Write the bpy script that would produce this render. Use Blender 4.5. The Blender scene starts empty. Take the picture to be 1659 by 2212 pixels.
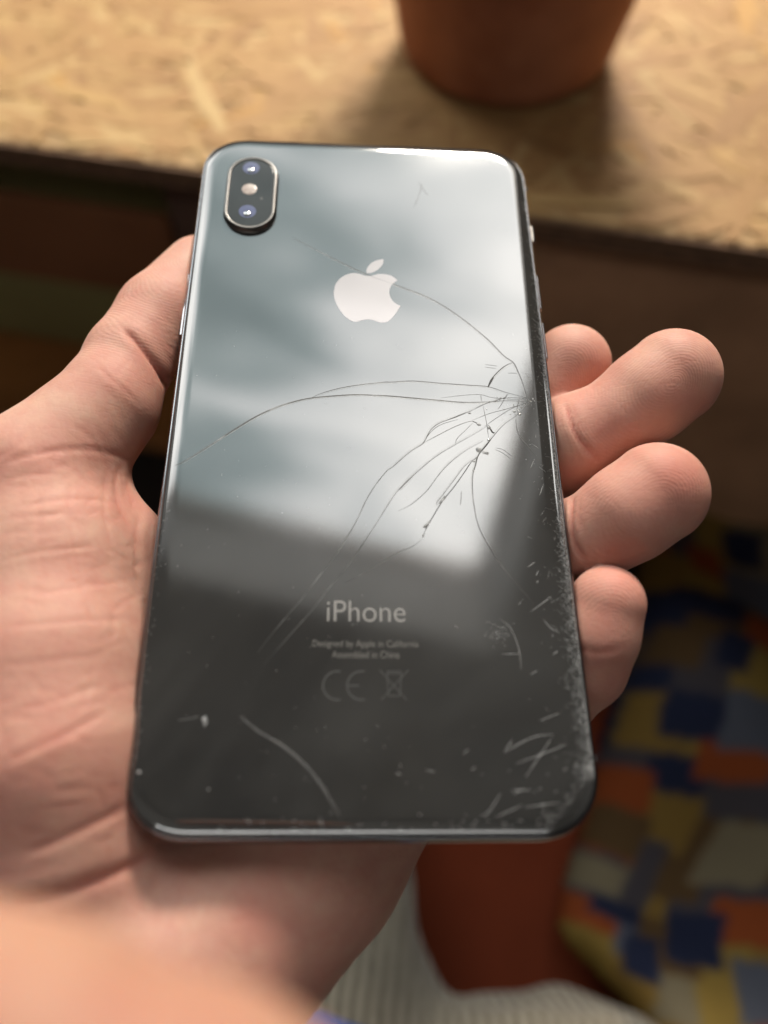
import bpy, bmesh, math, random
import numpy as np
from mathutils import Matrix, Vector

random.seed(7); rng = np.random.default_rng(7)
SC = bpy.context.scene
COL = SC.collection

# ------------------------------------------------------------------ camera
F = 1697.53                      # focal length in reference pixels (reference picture 1659 x 2212)
CX, CY = 829.5, 1106.0
TH = math.radians(62)            # camera looks down by this angle
S_, C_ = math.sin(TH), math.cos(TH)
CAM = np.array([0.0, 0.0, 0.98])
M = np.array([[1, 0, 0], [0, -S_, C_], [0, -C_, -S_]], float)   # columns: right, image-down, forward
cd = bpy.data.cameras.new('camera'); cam = bpy.data.objects.new('camera', cd); COL.objects.link(cam)
cd.sensor_fit = 'VERTICAL'; cd.sensor_height = 36; cd.sensor_width = 27
cd.lens = F / 2212 * 36
cd.clip_start = 0.004; cd.clip_end = 100
mw = Matrix.Identity(4)
for i in range(3):
    mw[i][0] = M[i, 0]; mw[i][1] = -M[i, 1]; mw[i][2] = -M[i, 2]; mw[i][3] = CAM[i]
cam.matrix_world = mw
cd.dof.use_dof = True; cd.dof.focus_distance = 0.158; cd.dof.aperture_fstop = cd.lens / 4.8
SC.camera = cam

# ------------------------------------------------------------------ world, exposure
wd = bpy.data.worlds.new('World'); SC.world = wd; wd.use_nodes = True
bg = wd.node_tree.nodes['Background']
bg.inputs[0].default_value = (0.95, 0.9, 0.88, 1); bg.inputs[1].default_value = 0.05
SC.view_settings.view_transform = 'Standard'; SC.view_settings.look = 'None'
SC.view_settings.exposure = 0.0; SC.view_settings.gamma = 1.0
SC.cycles.use_denoising = True
SC.cycles.max_bounces = 8; SC.cycles.diffuse_bounces = 3; SC.cycles.glossy_bounces = 4
SC.cycles.caustics_reflective = False; SC.cycles.caustics_refractive = False
SC.cycles.sample_clamp_indirect = 6.0

# ------------------------------------------------------------------ helpers
def w(p):                         # camera millimetres -> world metres
    return CAM + (np.asarray(p, float) @ M.T) / 1000.0
def on_z(px, py, z):              # pixel -> point on the horizontal plane z (world metres)
    d = M @ np.array([(px - CX) / F, (py - CY) / F, 1.0])
    return CAM + d * ((z - CAM[2]) / d[2])
def pix(P):                       # world points -> pixels, depth(mm)
    X = (np.asarray(P) - CAM) @ M * 1000.0
    return np.c_[CX + F * X[:, 0] / X[:, 2], CY + F * X[:, 1] / X[:, 2]], X[:, 2]

def link(name, me, mat=None, parent=None, smooth=True):
    o = bpy.data.objects.new(name, me); COL.objects.link(o)
    if mat: me.materials.append(mat)
    if parent: o.parent = parent
    if smooth and me.polygons: me.polygons.foreach_set('use_smooth', [True] * len(me.polygons))
    return o
def mesh(name, v, f):
    me = bpy.data.meshes.new(name)
    me.from_pydata([tuple(map(float, q)) for q in v], [], [tuple(map(int, q)) for q in f]); me.update(); return me
def from_np(name, V, Q):
    me = bpy.data.meshes.new(name)
    me.vertices.add(len(V)); me.vertices.foreach_set('co', np.ascontiguousarray(V, np.float32).ravel())
    k = Q.shape[1]
    me.loops.add(len(Q) * k); me.loops.foreach_set('vertex_index', np.ascontiguousarray(Q, np.int32).ravel())
    me.polygons.add(len(Q)); me.polygons.foreach_set('loop_start', np.arange(0, len(Q) * k, k, dtype=np.int32))
    me.update(calc_edges=True); me.validate(); return me
def empty(name, loc=(0, 0, 0), rot=None):
    o = bpy.data.objects.new(name, None); COL.objects.link(o); o.empty_display_size = 0.02
    if rot is not None: o.matrix_world = rot
    else: o.location = loc
    return o
def tag(o, label=None, cat=None, group=None, kind=None):
    if label: o['label'] = label
    if cat: o['category'] = cat
    if group: o['group'] = group
    if kind: o['kind'] = kind
    return o
def box_v(lo, hi):
    x0, y0, z0 = lo; x1, y1, z1 = hi
    v = [(x0, y0, z0), (x1, y0, z0), (x1, y1, z0), (x0, y1, z0), (x0, y0, z1), (x1, y0, z1), (x1, y1, z1), (x0, y1, z1)]
    f = [(0, 3, 2, 1), (4, 5, 6, 7), (0, 1, 5, 4), (1, 2, 6, 5), (2, 3, 7, 6), (3, 0, 4, 7)]
    return v, f
def box(name, lo, hi, mat, parent=None, bevel=0.003):
    v, f = box_v(lo, hi); me = mesh(name, v, f)
    if bevel:
        bm = bmesh.new(); bm.from_mesh(me)
        bmesh.ops.bevel(bm, geom=bm.edges[:], offset=bevel, segments=2, affect='EDGES', profile=0.6)
        bm.to_mesh(me); bm.free()
    return link(name, me, mat, parent, smooth=False)
def catmull(P, n=6):
    P = np.asarray(P, float)
    if len(P) < 3: 
        t = np.linspace(0, 1, n)[:, None]; return P[0] * (1 - t) + P[1] * t
    A = np.vstack([2 * P[0] - P[1], P, 2 * P[-1] - P[-2]]); out = []
    for i in range(1, len(A) - 2):
        p0, p1, p2, p3 = A[i - 1:i + 3]
        for t in np.linspace(0, 1, n, endpoint=False):
            out.append(0.5 * ((2 * p1) + (-p0 + p2) * t + (2 * p0 - 5 * p1 + 4 * p2 - p3) * t * t + (-p0 + 3 * p1 - 3 * p2 + p3) * t ** 3))
    out.append(P[-1]); return np.array(out)

# materials -------------------------------------------------------------
class NT:
    def __init__(s, name):
        s.m = bpy.data.materials.new(name); s.m.use_nodes = True; s.t = s.m.node_tree
        s.b = s.t.nodes['Principled BSDF']
    def n(s, ty, **k):
        o = s.t.nodes.new(ty)
        for a, b in k.items():
            if a[0] == 'i' and a[1:].isdigit(): o.inputs[int(a[1:])].default_value = b
            elif a.startswith('I_'): o.inputs[a[2:].replace('_', ' ')].default_value = b
            else: setattr(o, a, b)
        return o
    def l(s, a, b): s.t.links.new(a, b)
    def set(s, **k):
        for a, b in k.items(): s.b.inputs[a.replace('_', ' ')].default_value = b
        return s
    def ramp(s, src, stops, interp='LINEAR'):
        r = s.n('ShaderNodeValToRGB'); e = r.color_ramp; e.interpolation = interp
        while len(e.elements) < len(stops): e.elements.new(0.5)
        for q, (p, c) in zip(e.elements, stops): q.position = p; q.color = (*c, 1) if len(c) == 3 else c
        s.l(src, r.inputs[0]); return r.outputs[0]
    def noise(s, scale, detail=4, rough=0.5, co=None, dist=0.0):
        o = s.n('ShaderNodeTexNoise'); o.inputs['Scale'].default_value = scale; o.inputs['Detail'].default_value = detail
        o.inputs['Roughness'].default_value = rough; o.inputs['Distortion'].default_value = dist
        if co is not None: s.l(co, o.inputs['Vector'])
        return o
    def obj(s): return s.n('ShaderNodeTexCoord').outputs['Object']
    def map(s, co, scale=(1, 1, 1), rot=(0, 0, 0)):
        o = s.n('ShaderNodeMapping'); o.inputs['Scale'].default_value = scale; o.inputs['Rotation'].default_value = rot
        s.l(co, o.inputs['Vector']); return o.outputs[0]
    def bump(s, h, strength=0.3, dist=0.001, prev=None):
        o = s.n('ShaderNodeBump'); o.inputs['Strength'].default_value = strength; o.inputs['Distance'].default_value = dist
        s.l(h, o.inputs['Height'])
        if prev is not None: s.l(prev, o.inputs['Normal'])
        s.l(o.outputs[0], s.b.inputs['Normal']); return o.outputs[0]
    def mix(s, fac, a, b, mode='MIX'):
        o = s.n('ShaderNodeMix', data_type='RGBA', blend_type=mode)
        for src, i in ((fac, 0), (a, 6), (b, 7)):
            if isinstance(src, bpy.types.NodeSocket): s.l(src, o.inputs[i])
            else: o.inputs[i].default_value = src if i == 0 else (*src, 1)
        return o.outputs[2]
    def math(s, op, a, b=0.0, c=0.0):
        o = s.n('ShaderNodeMath', operation=op)
        for src, i in ((a, 0), (b, 1), (c, 2)):
            if isinstance(src, bpy.types.NodeSocket): s.l(src, o.inputs[i])
            else: o.inputs[i].default_value = src
        return o.outputs[0]
    def base(s, c): s.l(c, s.b.inputs['Base Color'])

def plain(name, c, rough=0.6, metal=0.0, spec=0.5, nscale=200, var=0.15, bump=0.0):
    t = NT(name); t.set(Roughness=rough, Metallic=metal); t.b.inputs['Specular IOR Level'].default_value = spec
    n = t.noise(nscale, 5, 0.6, t.obj())
    a = tuple(x * (1 - var) for x in c); b = tuple(min(1, x * (1 + var)) for x in c)
    t.base(t.ramp(n.outputs[0], [(0.3, a), (0.7, b)]))
    if bump: t.bump(n.outputs[0], bump, 0.0005)
    return t.m

# ------------------------------------------------------------------ room frame: the table, the roof and its window share one heading
PSI = math.radians(-11.5)
EX = np.array([math.cos(PSI), math.sin(PSI), 0]); EY = np.array([-math.sin(PSI), math.cos(PSI), 0]); EZ = np.array([0, 0, 1.0])
def frame_matrix(o, x, y, z):
    m = Matrix.Identity(4)
    for i in range(3): m[i][0] = x[i]; m[i][1] = y[i]; m[i][2] = z[i]; m[i][3] = o[i]
    return m

# soft sun behind thin cloud, outside the roof window
ld = bpy.data.lights.new('veiled_sun', 'AREA'); ld.shape = 'DISK'; ld.size = 0.32; ld.energy = 31.0; ld.color = (1.0, 0.90, 0.78)
sun = bpy.data.objects.new('veiled_sun', ld); COL.objects.link(sun)
_el, _az = math.radians(32), math.radians(10)
_d = Vector((math.sin(_az) * math.cos(_el), math.cos(_az) * math.cos(_el), math.sin(_el)))
sun.location = Vector((0.03, 0.12, 0.80)) + _d * 1.42; sun.rotation_euler = _d.to_track_quat('Z', 'Y').to_euler()

# sloped attic ceiling with a roof window (seen only as the reflection in the glass; it is the light of the place)
SKY_L, SKY_L2 = 5.9, 5.5
SL = math.radians(45); RD = 1.0
RN = EY * math.sin(SL) + EZ * math.cos(SL)       # outward
RU = -EY * math.cos(SL) + EZ * math.sin(SL)      # up the slope
RO = CAM + RN * RD
ROOF = frame_matrix(RO, EX, RU, RN)
m_plaster = plain('ceiling_plaster', (0.21, 0.215, 0.22), 0.9, nscale=30, var=0.06)
def slab_with_holes(name, x0, x1, y0, y1, holes, z0, z1, mat):     # holes ordered along x
    v, f = [], []
    def put(lo, hi):
        a, b = box_v(lo, hi); k = len(v); v.extend(a); f.extend([tuple(k + i for i in q) for q in b])
    x = x0
    for h in holes:
        put((x, y0, z0), (h[0], y1, z1)); put((h[0], y0, z0), (h[1], h[2], z1)); put((h[0], h[3], z0), (h[1], y1, z1)); x = h[1]
    put((x, y0, z0), (x1, y1, z1))
    return link(name, mesh(name, v, f), mat, None, smooth=False)
def ring(name, o, i, z0, z1, mat, parent=None):
    a = [(o[0], o[2]), (o[1], o[2]), (o[1], o[3]), (o[0], o[3])]; b = [(i[0], i[2]), (i[1], i[2]), (i[1], i[3]), (i[0], i[3])]
    v = [(*p, z0) for p in a] + [(*p, z0) for p in b] + [(*p, z1) for p in a] + [(*p, z1) for p in b]; f = []
    for k in range(4):
        q = (k + 1) % 4
        f += [(k, 4 + k, 4 + q, q), (8 + k, 8 + q, 12 + q, 12 + k), (k, q, 8 + q, 8 + k), (4 + k, 12 + k, 12 + q, 4 + q)]
    return link(name, mesh(name, v, f), mat, parent, smooth=False)
m_wframe = plain('window_frame_wood', (0.22, 0.17, 0.13), 0.5)
def roof_window(h, mat_w, label, zf=0.25):
    wf = empty('roof_window', rot=mat_w); tag(wf, label, 'window')
    ring('frame', (h[0] + .002, h[1] - .002, h[2] + .002, h[3] - .002), (h[0] + .022, h[1] - .022, h[2] + .022, h[3] - .022), zf, zf + .04, m_wframe, wf)
HOLES = [(-1.50, 0.238, -0.62, 0.442), (0.72, 1.05, -0.45, -0.05)]
ceil = slab_with_holes('ceiling', -2.6, 1.5, -1.9, 1.3, HOLES, 0.0, 0.30, m_plaster); ceil.matrix_world = ROOF; tag(ceil, kind='structure')
roof_window(HOLES[0], ROOF, 'wide wooden roof window frame above the table, mirrored in the phone glass')
roof_window(HOLES[1], ROOF, 'small wooden roof window frame mirrored in the scratched rim beside the fingers')
# the opposite slope behind the sitter, with a smaller window that shows as the bright line on the lower rim
RN2 = -EY * math.sin(SL) + EZ * math.cos(SL); RU2 = EY * math.cos(SL) + EZ * math.sin(SL)
ROOF2 = frame_matrix(CAM + RN2 * 1.25, -EX, RU2, RN2)
HOLES2 = [(-0.85, 0.55, 0.01, 0.17)]
ceil2 = slab_with_holes('ceiling', -1.5, 2.2, -1.6, 0.95, HOLES2, 0.0, 0.07, m_plaster); ceil2.matrix_world = ROOF2; tag(ceil2, kind='structure')
roof_window(HOLES2[0], ROOF2, 'wooden roof window frame mirrored in the lower rim of the phone', 0.02)
def sky_panel(mw_, ext, strength, d, bank):
    t = NT('cloudy_sky'); co = t.obj()
    n1 = t.noise(2.6, 5, 0.5, t.map(co, (0.9, 2.6, 1), (0, 0, -0.22)), 0.35)
    sx = t.n('ShaderNodeSeparateXYZ'); t.l(co, sx.inputs[0])
    nn = t.math('MULTIPLY', t.math('SUBTRACT', n1.outputs[0], 0.5), 1.7)
    if bank:      # a darker bank of cloud
        g = t.math('MULTIPLY', t.math('ADD', sx.outputs[0], 0.50), 2.4); g = t.math('MULTIPLY', g, g)
        g = t.math('MULTIPLY', t.math('POWER', 2.718, t.math('MULTIPLY', g, -1.0)), -0.78)
        nn = t.math('ADD', nn, g)
    f = t.math('ADD', nn, 0.92)
    col = t.ramp(f, [(0.0, (0.16, 0.205, 0.21)), (0.30, (0.27, 0.322, 0.325)), (0.6, (0.62, 0.64, 0.635)), (0.95, (0.98, 0.965, 0.93))])
    em = t.n('ShaderNodeEmission'); t.l(col, em.inputs[0]); em.inputs[1].default_value = strength
    t.l(em.outputs[0], t.t.nodes['Material Output'].inputs[0])
    x0, x1, y0, y1 = ext
    o = link('sky', mesh('sky', [(x0, y0, d), (x1, y0, d), (x1, y1, d), (x0, y1, d)], [(0, 3, 2, 1)]), t.m, None, smooth=False)
    o.matrix_world = mw_; tag(o, kind='structure')
sky_panel(ROOF, (-2.5, 1.5, -1.2, 0.8), SKY_L, 0.40, True)
sky_panel(ROOF2, (-1.2, 0.9, -0.3, 0.6), SKY_L2, 0.40, False)

# ------------------------------------------------------------------ phone frame
RV = np.array([-4.52872209e-01, -5.60264248e-02, 3.80359186e-03]); PT = np.array([-3.89971685, -17.9260603, 159.979036])
def rod(v):
    t = np.linalg.norm(v); k = v / t; K = np.array([[0, -k[2], k[1]], [k[2], 0, -k[0]], [-k[1], k[0], 0]])
    return np.eye(3) + math.sin(t) * K + (1 - math.cos(t)) * K @ K
PR = rod(RV)                                   # columns: phone right, phone down, phone away from the viewer
HB = 3.85                                      # half thickness, mm
def Q(px, py, off=0.0):                        # pixel -> camera mm, on the plane 'off' mm below the phone's back
    d = np.array([(px - CX) / F, (py - CY) / F, 1.0]); nn = PR[:, 2]; b = PT + nn * (off - HB)
    return d * ((b @ nn) / (d @ nn))
def phl(px, py, h=0.0):                        # pixel -> phone local mm (x right, y up, z towards the viewer)
    q = PR.T @ (Q(px, py, -h) - PT); return np.array([q[0], -q[1], -q[2]])
def to_local(X):                               # camera mm -> phone local mm
    q = (X - PT) @ PR; return q * np.array([1, -1, -1])
PX = M @ PR[:, 0]; PY = -(M @ PR[:, 1]); PZ = -(M @ PR[:, 2])
PHONE = frame_matrix(w(PT), PX, PY, PZ)

# ------------------------------------------------------------------ floor, table, pot
m_floor = plain('dark_floor', (0.045, 0.032, 0.024), 0.6, nscale=12, var=0.3)
fl = link('floor', mesh('floor', [(-4, -3, 0), (4, -3, 0), (4, 4, 0), (-4, 4, 0)], [(0, 1, 2, 3)]), m_floor); tag(fl, kind='structure')

TZ = 0.73
TO = on_z(440, 362, TZ)
TABLE = frame_matrix(TO, EX, EY, EZ)
table = empty('table', rot=TABLE)
tag(table, 'rough strand board table with a terracotta pot standing on it', 'table')
def strand_material(name, src):
    t = NT(name); t.set(Roughness=0.62); t.b.inputs['Specular IOR Level'].default_value = 0.3
    if src == 'object': r = t.n('ShaderNodeObjectInfo').outputs['Random']
    else:
        a = t.n('ShaderNodeAttribute', attribute_name='rnd'); r = a.outputs['Fac']
    c = t.ramp(r, [(0.0, (0.30, 0.145, 0.052)), (0.3, (0.39, 0.205, 0.075)), (0.6, (0.43, 0.24, 0.09)), (0.82, (0.48, 0.29, 0.11)), (0.95, (0.58, 0.40, 0.18)), (1.0, (0.48, 0.23, 0.04))])
    n = t.noise(60, 4, 0.6, t.map(t.obj(), (1, 12, 1)))
    c = t.mix(0.35, c, t.ramp(n.outputs[0], [(0.3, (0.28, 0.15, 0.06)), (0.7, (0.56, 0.38, 0.18))]))
    t.base(c); t.bump(n.outputs[0], 0.25, 0.0006); return t.m
m_strand_o = strand_material('wood_strand', 'object'); m_strand_a = strand_material('wood_strand_mass', 'attr')
m_board = plain('strand_board', (0.42, 0.26, 0.11), 0.7, nscale=45, var=0.25, bump=0.2)
m_edge = plain('shaded_board_edge', (0.16, 0.085, 0.045), 0.8, nscale=220, var=0.4, bump=0.4)  # board edge with its backlit shade put into the colour
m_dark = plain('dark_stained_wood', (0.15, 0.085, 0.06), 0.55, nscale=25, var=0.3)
m_brown = plain('brown_wood_panel', (0.50, 0.27, 0.15), 0.55, nscale=18, var=0.25)
m_shelf = plain('orange_brown_shelf', (0.42, 0.17, 0.05), 0.5, nscale=15, var=0.25)
top = box('table_top', (-0.75, 0.0, -0.012), (0.85, 0.62, -0.0006), m_board, table, 0.0015)
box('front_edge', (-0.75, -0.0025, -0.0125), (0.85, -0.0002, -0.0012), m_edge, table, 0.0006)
# wooden strands pressed into the board
def strand_geo(L, W, n=4):
    xs = np.linspace(-L / 2, L / 2, n + 1); v = []
    for i, x in enumerate(xs):
        e = 0.45 if i in (0, n) else 1.0
        a = W / 2 * e * random.uniform(0.7, 1.1); b = W / 2 * e * random.uniform(0.7, 1.1); s = random.uniform(-.1, .1) * W
        v += [(x, s + a, 0.00025), (x, s - b, 0.00025), (x, s + a, -0.0008), (x, s - b, -0.0008)]
    f = []
    for i in range(n):
        k = 4 * i; f += [(k, k + 1, k + 5, k + 4), (k + 1, k + 3, k + 7, k + 5), (k + 2, k, k + 4, k + 6)]
    f += [(0, 2, 3, 1), (4 * n, 4 * n + 1, 4 * n + 3, 4 * n + 2)]
    return v, f
protos = []
for k in range(14):
    v, f = strand_geo(random.uniform(.03, .075), random.uniform(.004, .014)); me = mesh('strand', v, f); me.materials.append(m_strand_o); protos.append(me)
def spot():
    return (random.uniform(-.34, .40), random.uniform(.006, .50)) if random.random() < .42 else (random.uniform(-.71, .81), random.uniform(.006, .575))
cnt = 0
while cnt < 280:
    x, y = random.uniform(-.20, .34), random.uniform(.004, .30)
    o = bpy.data.objects.new('strand', protos[cnt % 14]); COL.objects.link(o); o.parent = top
    a = random.gauss(0, 0.75)
    o.location = (x, y + 0.055 * abs(math.sin(a)) + 0.009, random.uniform(0, .0006)); o.rotation_euler = (random.gauss(0, .006), random.gauss(0, .004), a); cnt += 1
VV, FF, RR = [], [], []
for k in range(9500):
    v, f = strand_geo(random.uniform(.02, .06), random.uniform(.003, .011)); x, y = spot(); y = max(y, .012)
    a = random.gauss(0, 0.8); ca, sa = math.cos(a), math.sin(a); z = random.uniform(-.0006, .0005); b0 = len(VV); r = random.random()
    for p in v: VV.append((x + p[0] * ca - p[1] * sa, max(0.0004, y + p[0] * sa + p[1] * ca), z + p[2]))
    for q in f: FF.append(tuple(b0 + i for i in q)); RR.append(r)
me = mesh('strand_mass', VV, FF); at = me.attributes.new('rnd', 'FLOAT', 'FACE'); at.data.foreach_set('value', RR)
tag(link('strand_mass', me, m_strand_a, top, smooth=False), kind='stuff')
# underside of the table
for (x, y) in ((-0.055, 0.05), (0.62, 0.05), (-0.68, 0.05), (-0.055, .55), (.62, .55)):
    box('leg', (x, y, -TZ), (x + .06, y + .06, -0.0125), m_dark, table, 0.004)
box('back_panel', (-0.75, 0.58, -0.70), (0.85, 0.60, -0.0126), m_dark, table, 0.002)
box('shelf', (-0.70, 0.03, -0.335), (-0.05, 0.56, -0.313), m_shelf, table, 0.003)
box('drawer_front', (0.02, 0.035, -0.30), (0.60, 0.055, -0.0135), m_brown, table, 0.003)

m_pot = NT('terracotta'); 
def terracotta():
    t = m_pot; t.set(Roughness=0.75); co = t.obj()
    n = t.noise(35, 5, 0.6, co); n2 = t.noise(9, 3, 0.5, co)
    c = t.ramp(n.outputs[0], [(0.3, (0.27, 0.088, 0.04)), (0.7, (0.42, 0.15, 0.07))])
    c = t.mix(t.ramp(n2.outputs[0], [(0.5, (0, 0, 0)), (0.75, (0.5, 0.5, 0.5))]), c, (0.5, 0.25, 0.15))
    t.base(c); t.bump(n.outputs[0], 0.15, 0.0008); return t.m
terracotta()
m_soil = plain('potting_soil', (0.03, 0.02, 0.014), 0.95, nscale=120, var=0.5, bump=1.0)
def lathe(name, prof, mat, parent, n=96):
    v, f = [], []; m_ = len(prof)
    for i in range(n):
        a = 2 * math.pi * i / n
        for r, z in prof: v.append((r * math.cos(a), r * math.sin(a), z))
    for i in range(n):
        j = (i + 1) % n
        for k in range(m_ - 1): f.append((i * m_ + k, j * m_ + k, j * m_ + k + 1, i * m_ + k + 1))
    o = link(name, mesh(name, v, f), mat, parent); return o
PC = CAM + np.array([63, 407, -250]) / 1000
pot = empty('flower_pot', (PC[0], PC[1], TZ + 0.0011))
tag(pot, 'brown terracotta flower pot standing on the strand board table', 'flower pot')
lathe('pot_body', [(0.0, 0.0), (.046, 0.0), (.0505, .0012), (.0535, .005), (.0555, .011), (.0605, .04), (.066, .075), (.0695, .098), (.0665, .098), (.062, .075), (.057, .045), (.05, .012), (0, .010)], m_pot.m, pot)
lathe('rim', [(.0690, .0982), (.0755, .0985), (.0775, .102), (.0785, .126), (.077, .130), (.072, .130), (.070, .126), (.0678, .0984)], m_pot.m, pot)
lathe('soil', [(0, .0945), (.03, .096), (.0655, .093)], m_soil, pot)

# ------------------------------------------------------------------ implicit surfaces -> meshes
def surface_nets(fun, lo, hi, h):
    lo = np.asarray(lo, np.float32); n = np.ceil((np.asarray(hi) - lo) / h).astype(int) + 1
    ax = [lo[i] + h * np.arange(n[i], dtype=np.float32) for i in range(3)]
    B_ = 6; nc_ = n // B_ + 1                      # coarse blocks first, then only the blocks near the surface
    cx3 = np.stack(np.meshgrid(*[lo[i] + h * (B_ * np.arange(nc_[i], dtype=np.float32) + (B_ - 1) / 2) for i in range(3)], indexing='ij'), -1)
    dc = fun(cx3.reshape(-1, 3)).reshape(nc_)
    g = np.repeat(np.repeat(np.repeat(dc, B_, 0), B_, 1), B_, 2).astype(np.float32)
    near = np.argwhere(np.abs(dc) < h * B_ * 1.35); loc = np.stack(np.meshgrid(*[np.arange(B_)] * 3, indexing='ij'), -1).reshape(-1, 3)
    for a in range(0, len(near), 2000):
        ii_ = (near[a:a + 2000, None, :] * B_ + loc[None]).reshape(-1, 3)
        g[tuple(ii_.T)] = fun((lo + h * ii_).astype(np.float32))
    g = g[:n[0], :n[1], :n[2]]
    neg = g < 0; c = n - 1
    acc = np.zeros((*c, 3), np.float32); cntr = np.zeros(c, np.float32)
    offs = [(i, j, k) for i in (0, 1) for j in (0, 1) for k in (0, 1)]
    sl = lambda o: tuple(slice(o[d], o[d] + c[d]) for d in range(3))
    for o in offs:
        for d in range(3):
            if o[d]: continue
            q = list(o); q[d] = 1
            A, B = g[sl(o)], g[sl(q)]; m_ = neg[sl(o)] != neg[sl(q)]
            t = np.where(m_, A / np.where(m_, A - B, 1), 0)
            for e in range(3): acc[..., e] += np.where(m_, o[e] + (t if e == d else 0), 0)
            cntr += m_
    act = cntr > 0; idx = -np.ones(c, int); idx[act] = np.arange(act.sum())
    ii = np.argwhere(act); V = lo + h * (ii + acc[act] / cntr[act][:, None])
    quads = []
    for d in range(3):
        e, f_ = (d + 1) % 3, (d + 2) % 3
        s0 = [slice(1, None)] * 3; s0[d] = slice(0, n[d] - 1); 
        s0[e] = slice(1, n[e] - 1); s0[f_] = slice(1, n[f_] - 1)
        s1 = list(s0); s1[d] = slice(1, n[d])
        A, B = neg[tuple(s0)], neg[tuple(s1)]
        w_ = np.argwhere(A != B); fl_ = A[tuple(w_.T)]
        p = w_.copy(); p[:, e] += 1; p[:, f_] += 1
        def cell(de, df):
            q = p.copy(); q[:, e] += de; q[:, f_] += df; return idx[tuple(q.T)]
        qd = np.stack([cell(-1, -1), cell(0, -1), cell(0, 0), cell(-1, 0)], 1)
        qd[~fl_] = qd[~fl_][:, ::-1]; quads.append(qd)
    return V.astype(float), np.vstack(quads)
def relax(V, Qd, it=2, lam=0.5):
    nv = len(V); E = np.vstack([Qd[:, [i, (i + 1) % 4]] for i in range(4)]); E = np.vstack([E, E[:, ::-1]])
    deg = np.bincount(E[:, 0], minlength=nv)[:, None].astype(float)
    for _ in range(it):
        for l in (lam, -lam * 0.95):
            s = np.stack([np.bincount(E[:, 0], V[E[:, 1], k], minlength=nv) for k in range(3)], 1)
            V = V + l * (s / deg - V)
    return V
def vnormals(V, Qd):
    a, b, c, d = (V[Qd[:, i]] for i in range(4)); fn = np.cross(c - a, d - b); N = np.zeros_like(V)
    for i in range(4):
        for k in range(3): N[:, k] += np.bincount(Qd[:, i], fn[:, k], minlength=len(V))
    return N / (np.linalg.norm(N, axis=1, keepdims=True) + 1e-12)
def cone(P, a, b, ra, rb):
    a = np.asarray(a, np.float32); b = np.asarray(b, np.float32); d = b - a
    t = np.clip(((P - a) @ d) / (d @ d), 0, 1).astype(np.float32)
    return np.linalg.norm(P - a - t[:, None] * d, axis=1) - (ra + (rb - ra) * t)
def smin(a, b, k):
    h = np.clip(0.5 + 0.5 * (b - a) / k, 0, 1); return b + (a - b) * h - k * h * (1 - h)
def smax(a, b, k): return -smin(-a, -b, k)
def chain(P, pts, k=2.0):
    r = None
    for (a, ra), (b, rb) in zip(pts[:-1], pts[1:]):
        d = cone(P, a, b, ra, rb); r = d if r is None else smin(r, d, k)
    return r
def J(px, py, off, rpx):          # joint from a pixel, its depth under the phone's back plane and a radius in pixels
    q = Q(px, py, off); return q, rpx * q[2] / F
def ell(P, c, ax, r):             # ellipsoid, ax = 3 unit rows
    q = (P - c) @ np.asarray(ax).T; k0 = np.linalg.norm(q / r, axis=1); k1 = np.linalg.norm(q / np.square(r), axis=1) + 1e-9
    return k0 * (k0 - 1) / k1
def phone_sdf(P):
    L = to_local(P); rc = 8.0; e = 3.5
    qx = np.abs(L[:, 0]) - (38.7 - e - rc); qy = np.abs(L[:, 1]) - (78.75 - e - rc)
    d2 = np.hypot(np.maximum(qx, 0), np.maximum(qy, 0)) + np.minimum(np.maximum(qx, qy), 0) - rc
    dz = np.abs(L[:, 2]) - (3.85 - e)
    return np.hypot(np.maximum(d2, 0), np.maximum(dz, 0)) + np.minimum(np.maximum(d2, dz), 0) - e

FINGERS = {
    'index': [J(1233, 788, 11, 86), J(1165, 865, 16, 88), J(1060, 950, 22, 92), J(860, 1100, 24, 95), J(640, 1200, 23, 95)],
    'middle': [J(1452, 815, 1, 103), J(1395, 860, 3, 97), J(1322, 912, 6, 88), J(1245, 955, 10, 102), J(1120, 1020, 21, 100), J(860, 1160, 24, 100), J(640, 1300, 23, 100)],
    'ring': [J(1418, 1066, 0, 110), J(1352, 1112, 2, 102), J(1292, 1152, 6, 90), J(1245, 1180, 11, 98), J(1120, 1240, 22, 98), J(860, 1330, 25, 98), J(640, 1420, 24, 98)],
    'pinky': [J(1312, 1303, 4, 82), J(1290, 1375, 7, 84), J(1262, 1440, 12, 86), J(1190, 1500, 19, 90), J(1060, 1530, 25, 90), J(800, 1580, 26, 95)],
}
THUMB = [J(432, 592, 12, 80), J(350, 686, 10, 94), J(280, 778, 8, 93), J(230, 880, 7, 102), J(160, 955, 7.5, 118), J(90, 1030, 8, 145)]
THENAR = [J(80, 1050, 9, 155), J(112, 1230, 11, 182), J(115, 1450, 10, 208), J(125, 1640, 9, 205), J(165, 1790, 11, 170)]
WEB = [J(214, 1090, 12, 84), J(288, 1168, 14, 62), J(300, 1300, 14, 60)]
HEEL = [J(760, 1660, 30, 215), J(640, 1830, 29, 228), J(500, 1985, 27, 238), J(330, 2170, 25, 270), J(120, 2400, 22, 330)]
FILL = [J(60, 1750, 20, 220), J(120, 1950, 24, 240), J(60, 2200, 24, 300)]
PALM_C = np.array([-3.0, -30.0, -3.85 - 4.0 - 9.5])     # phone local
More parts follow.
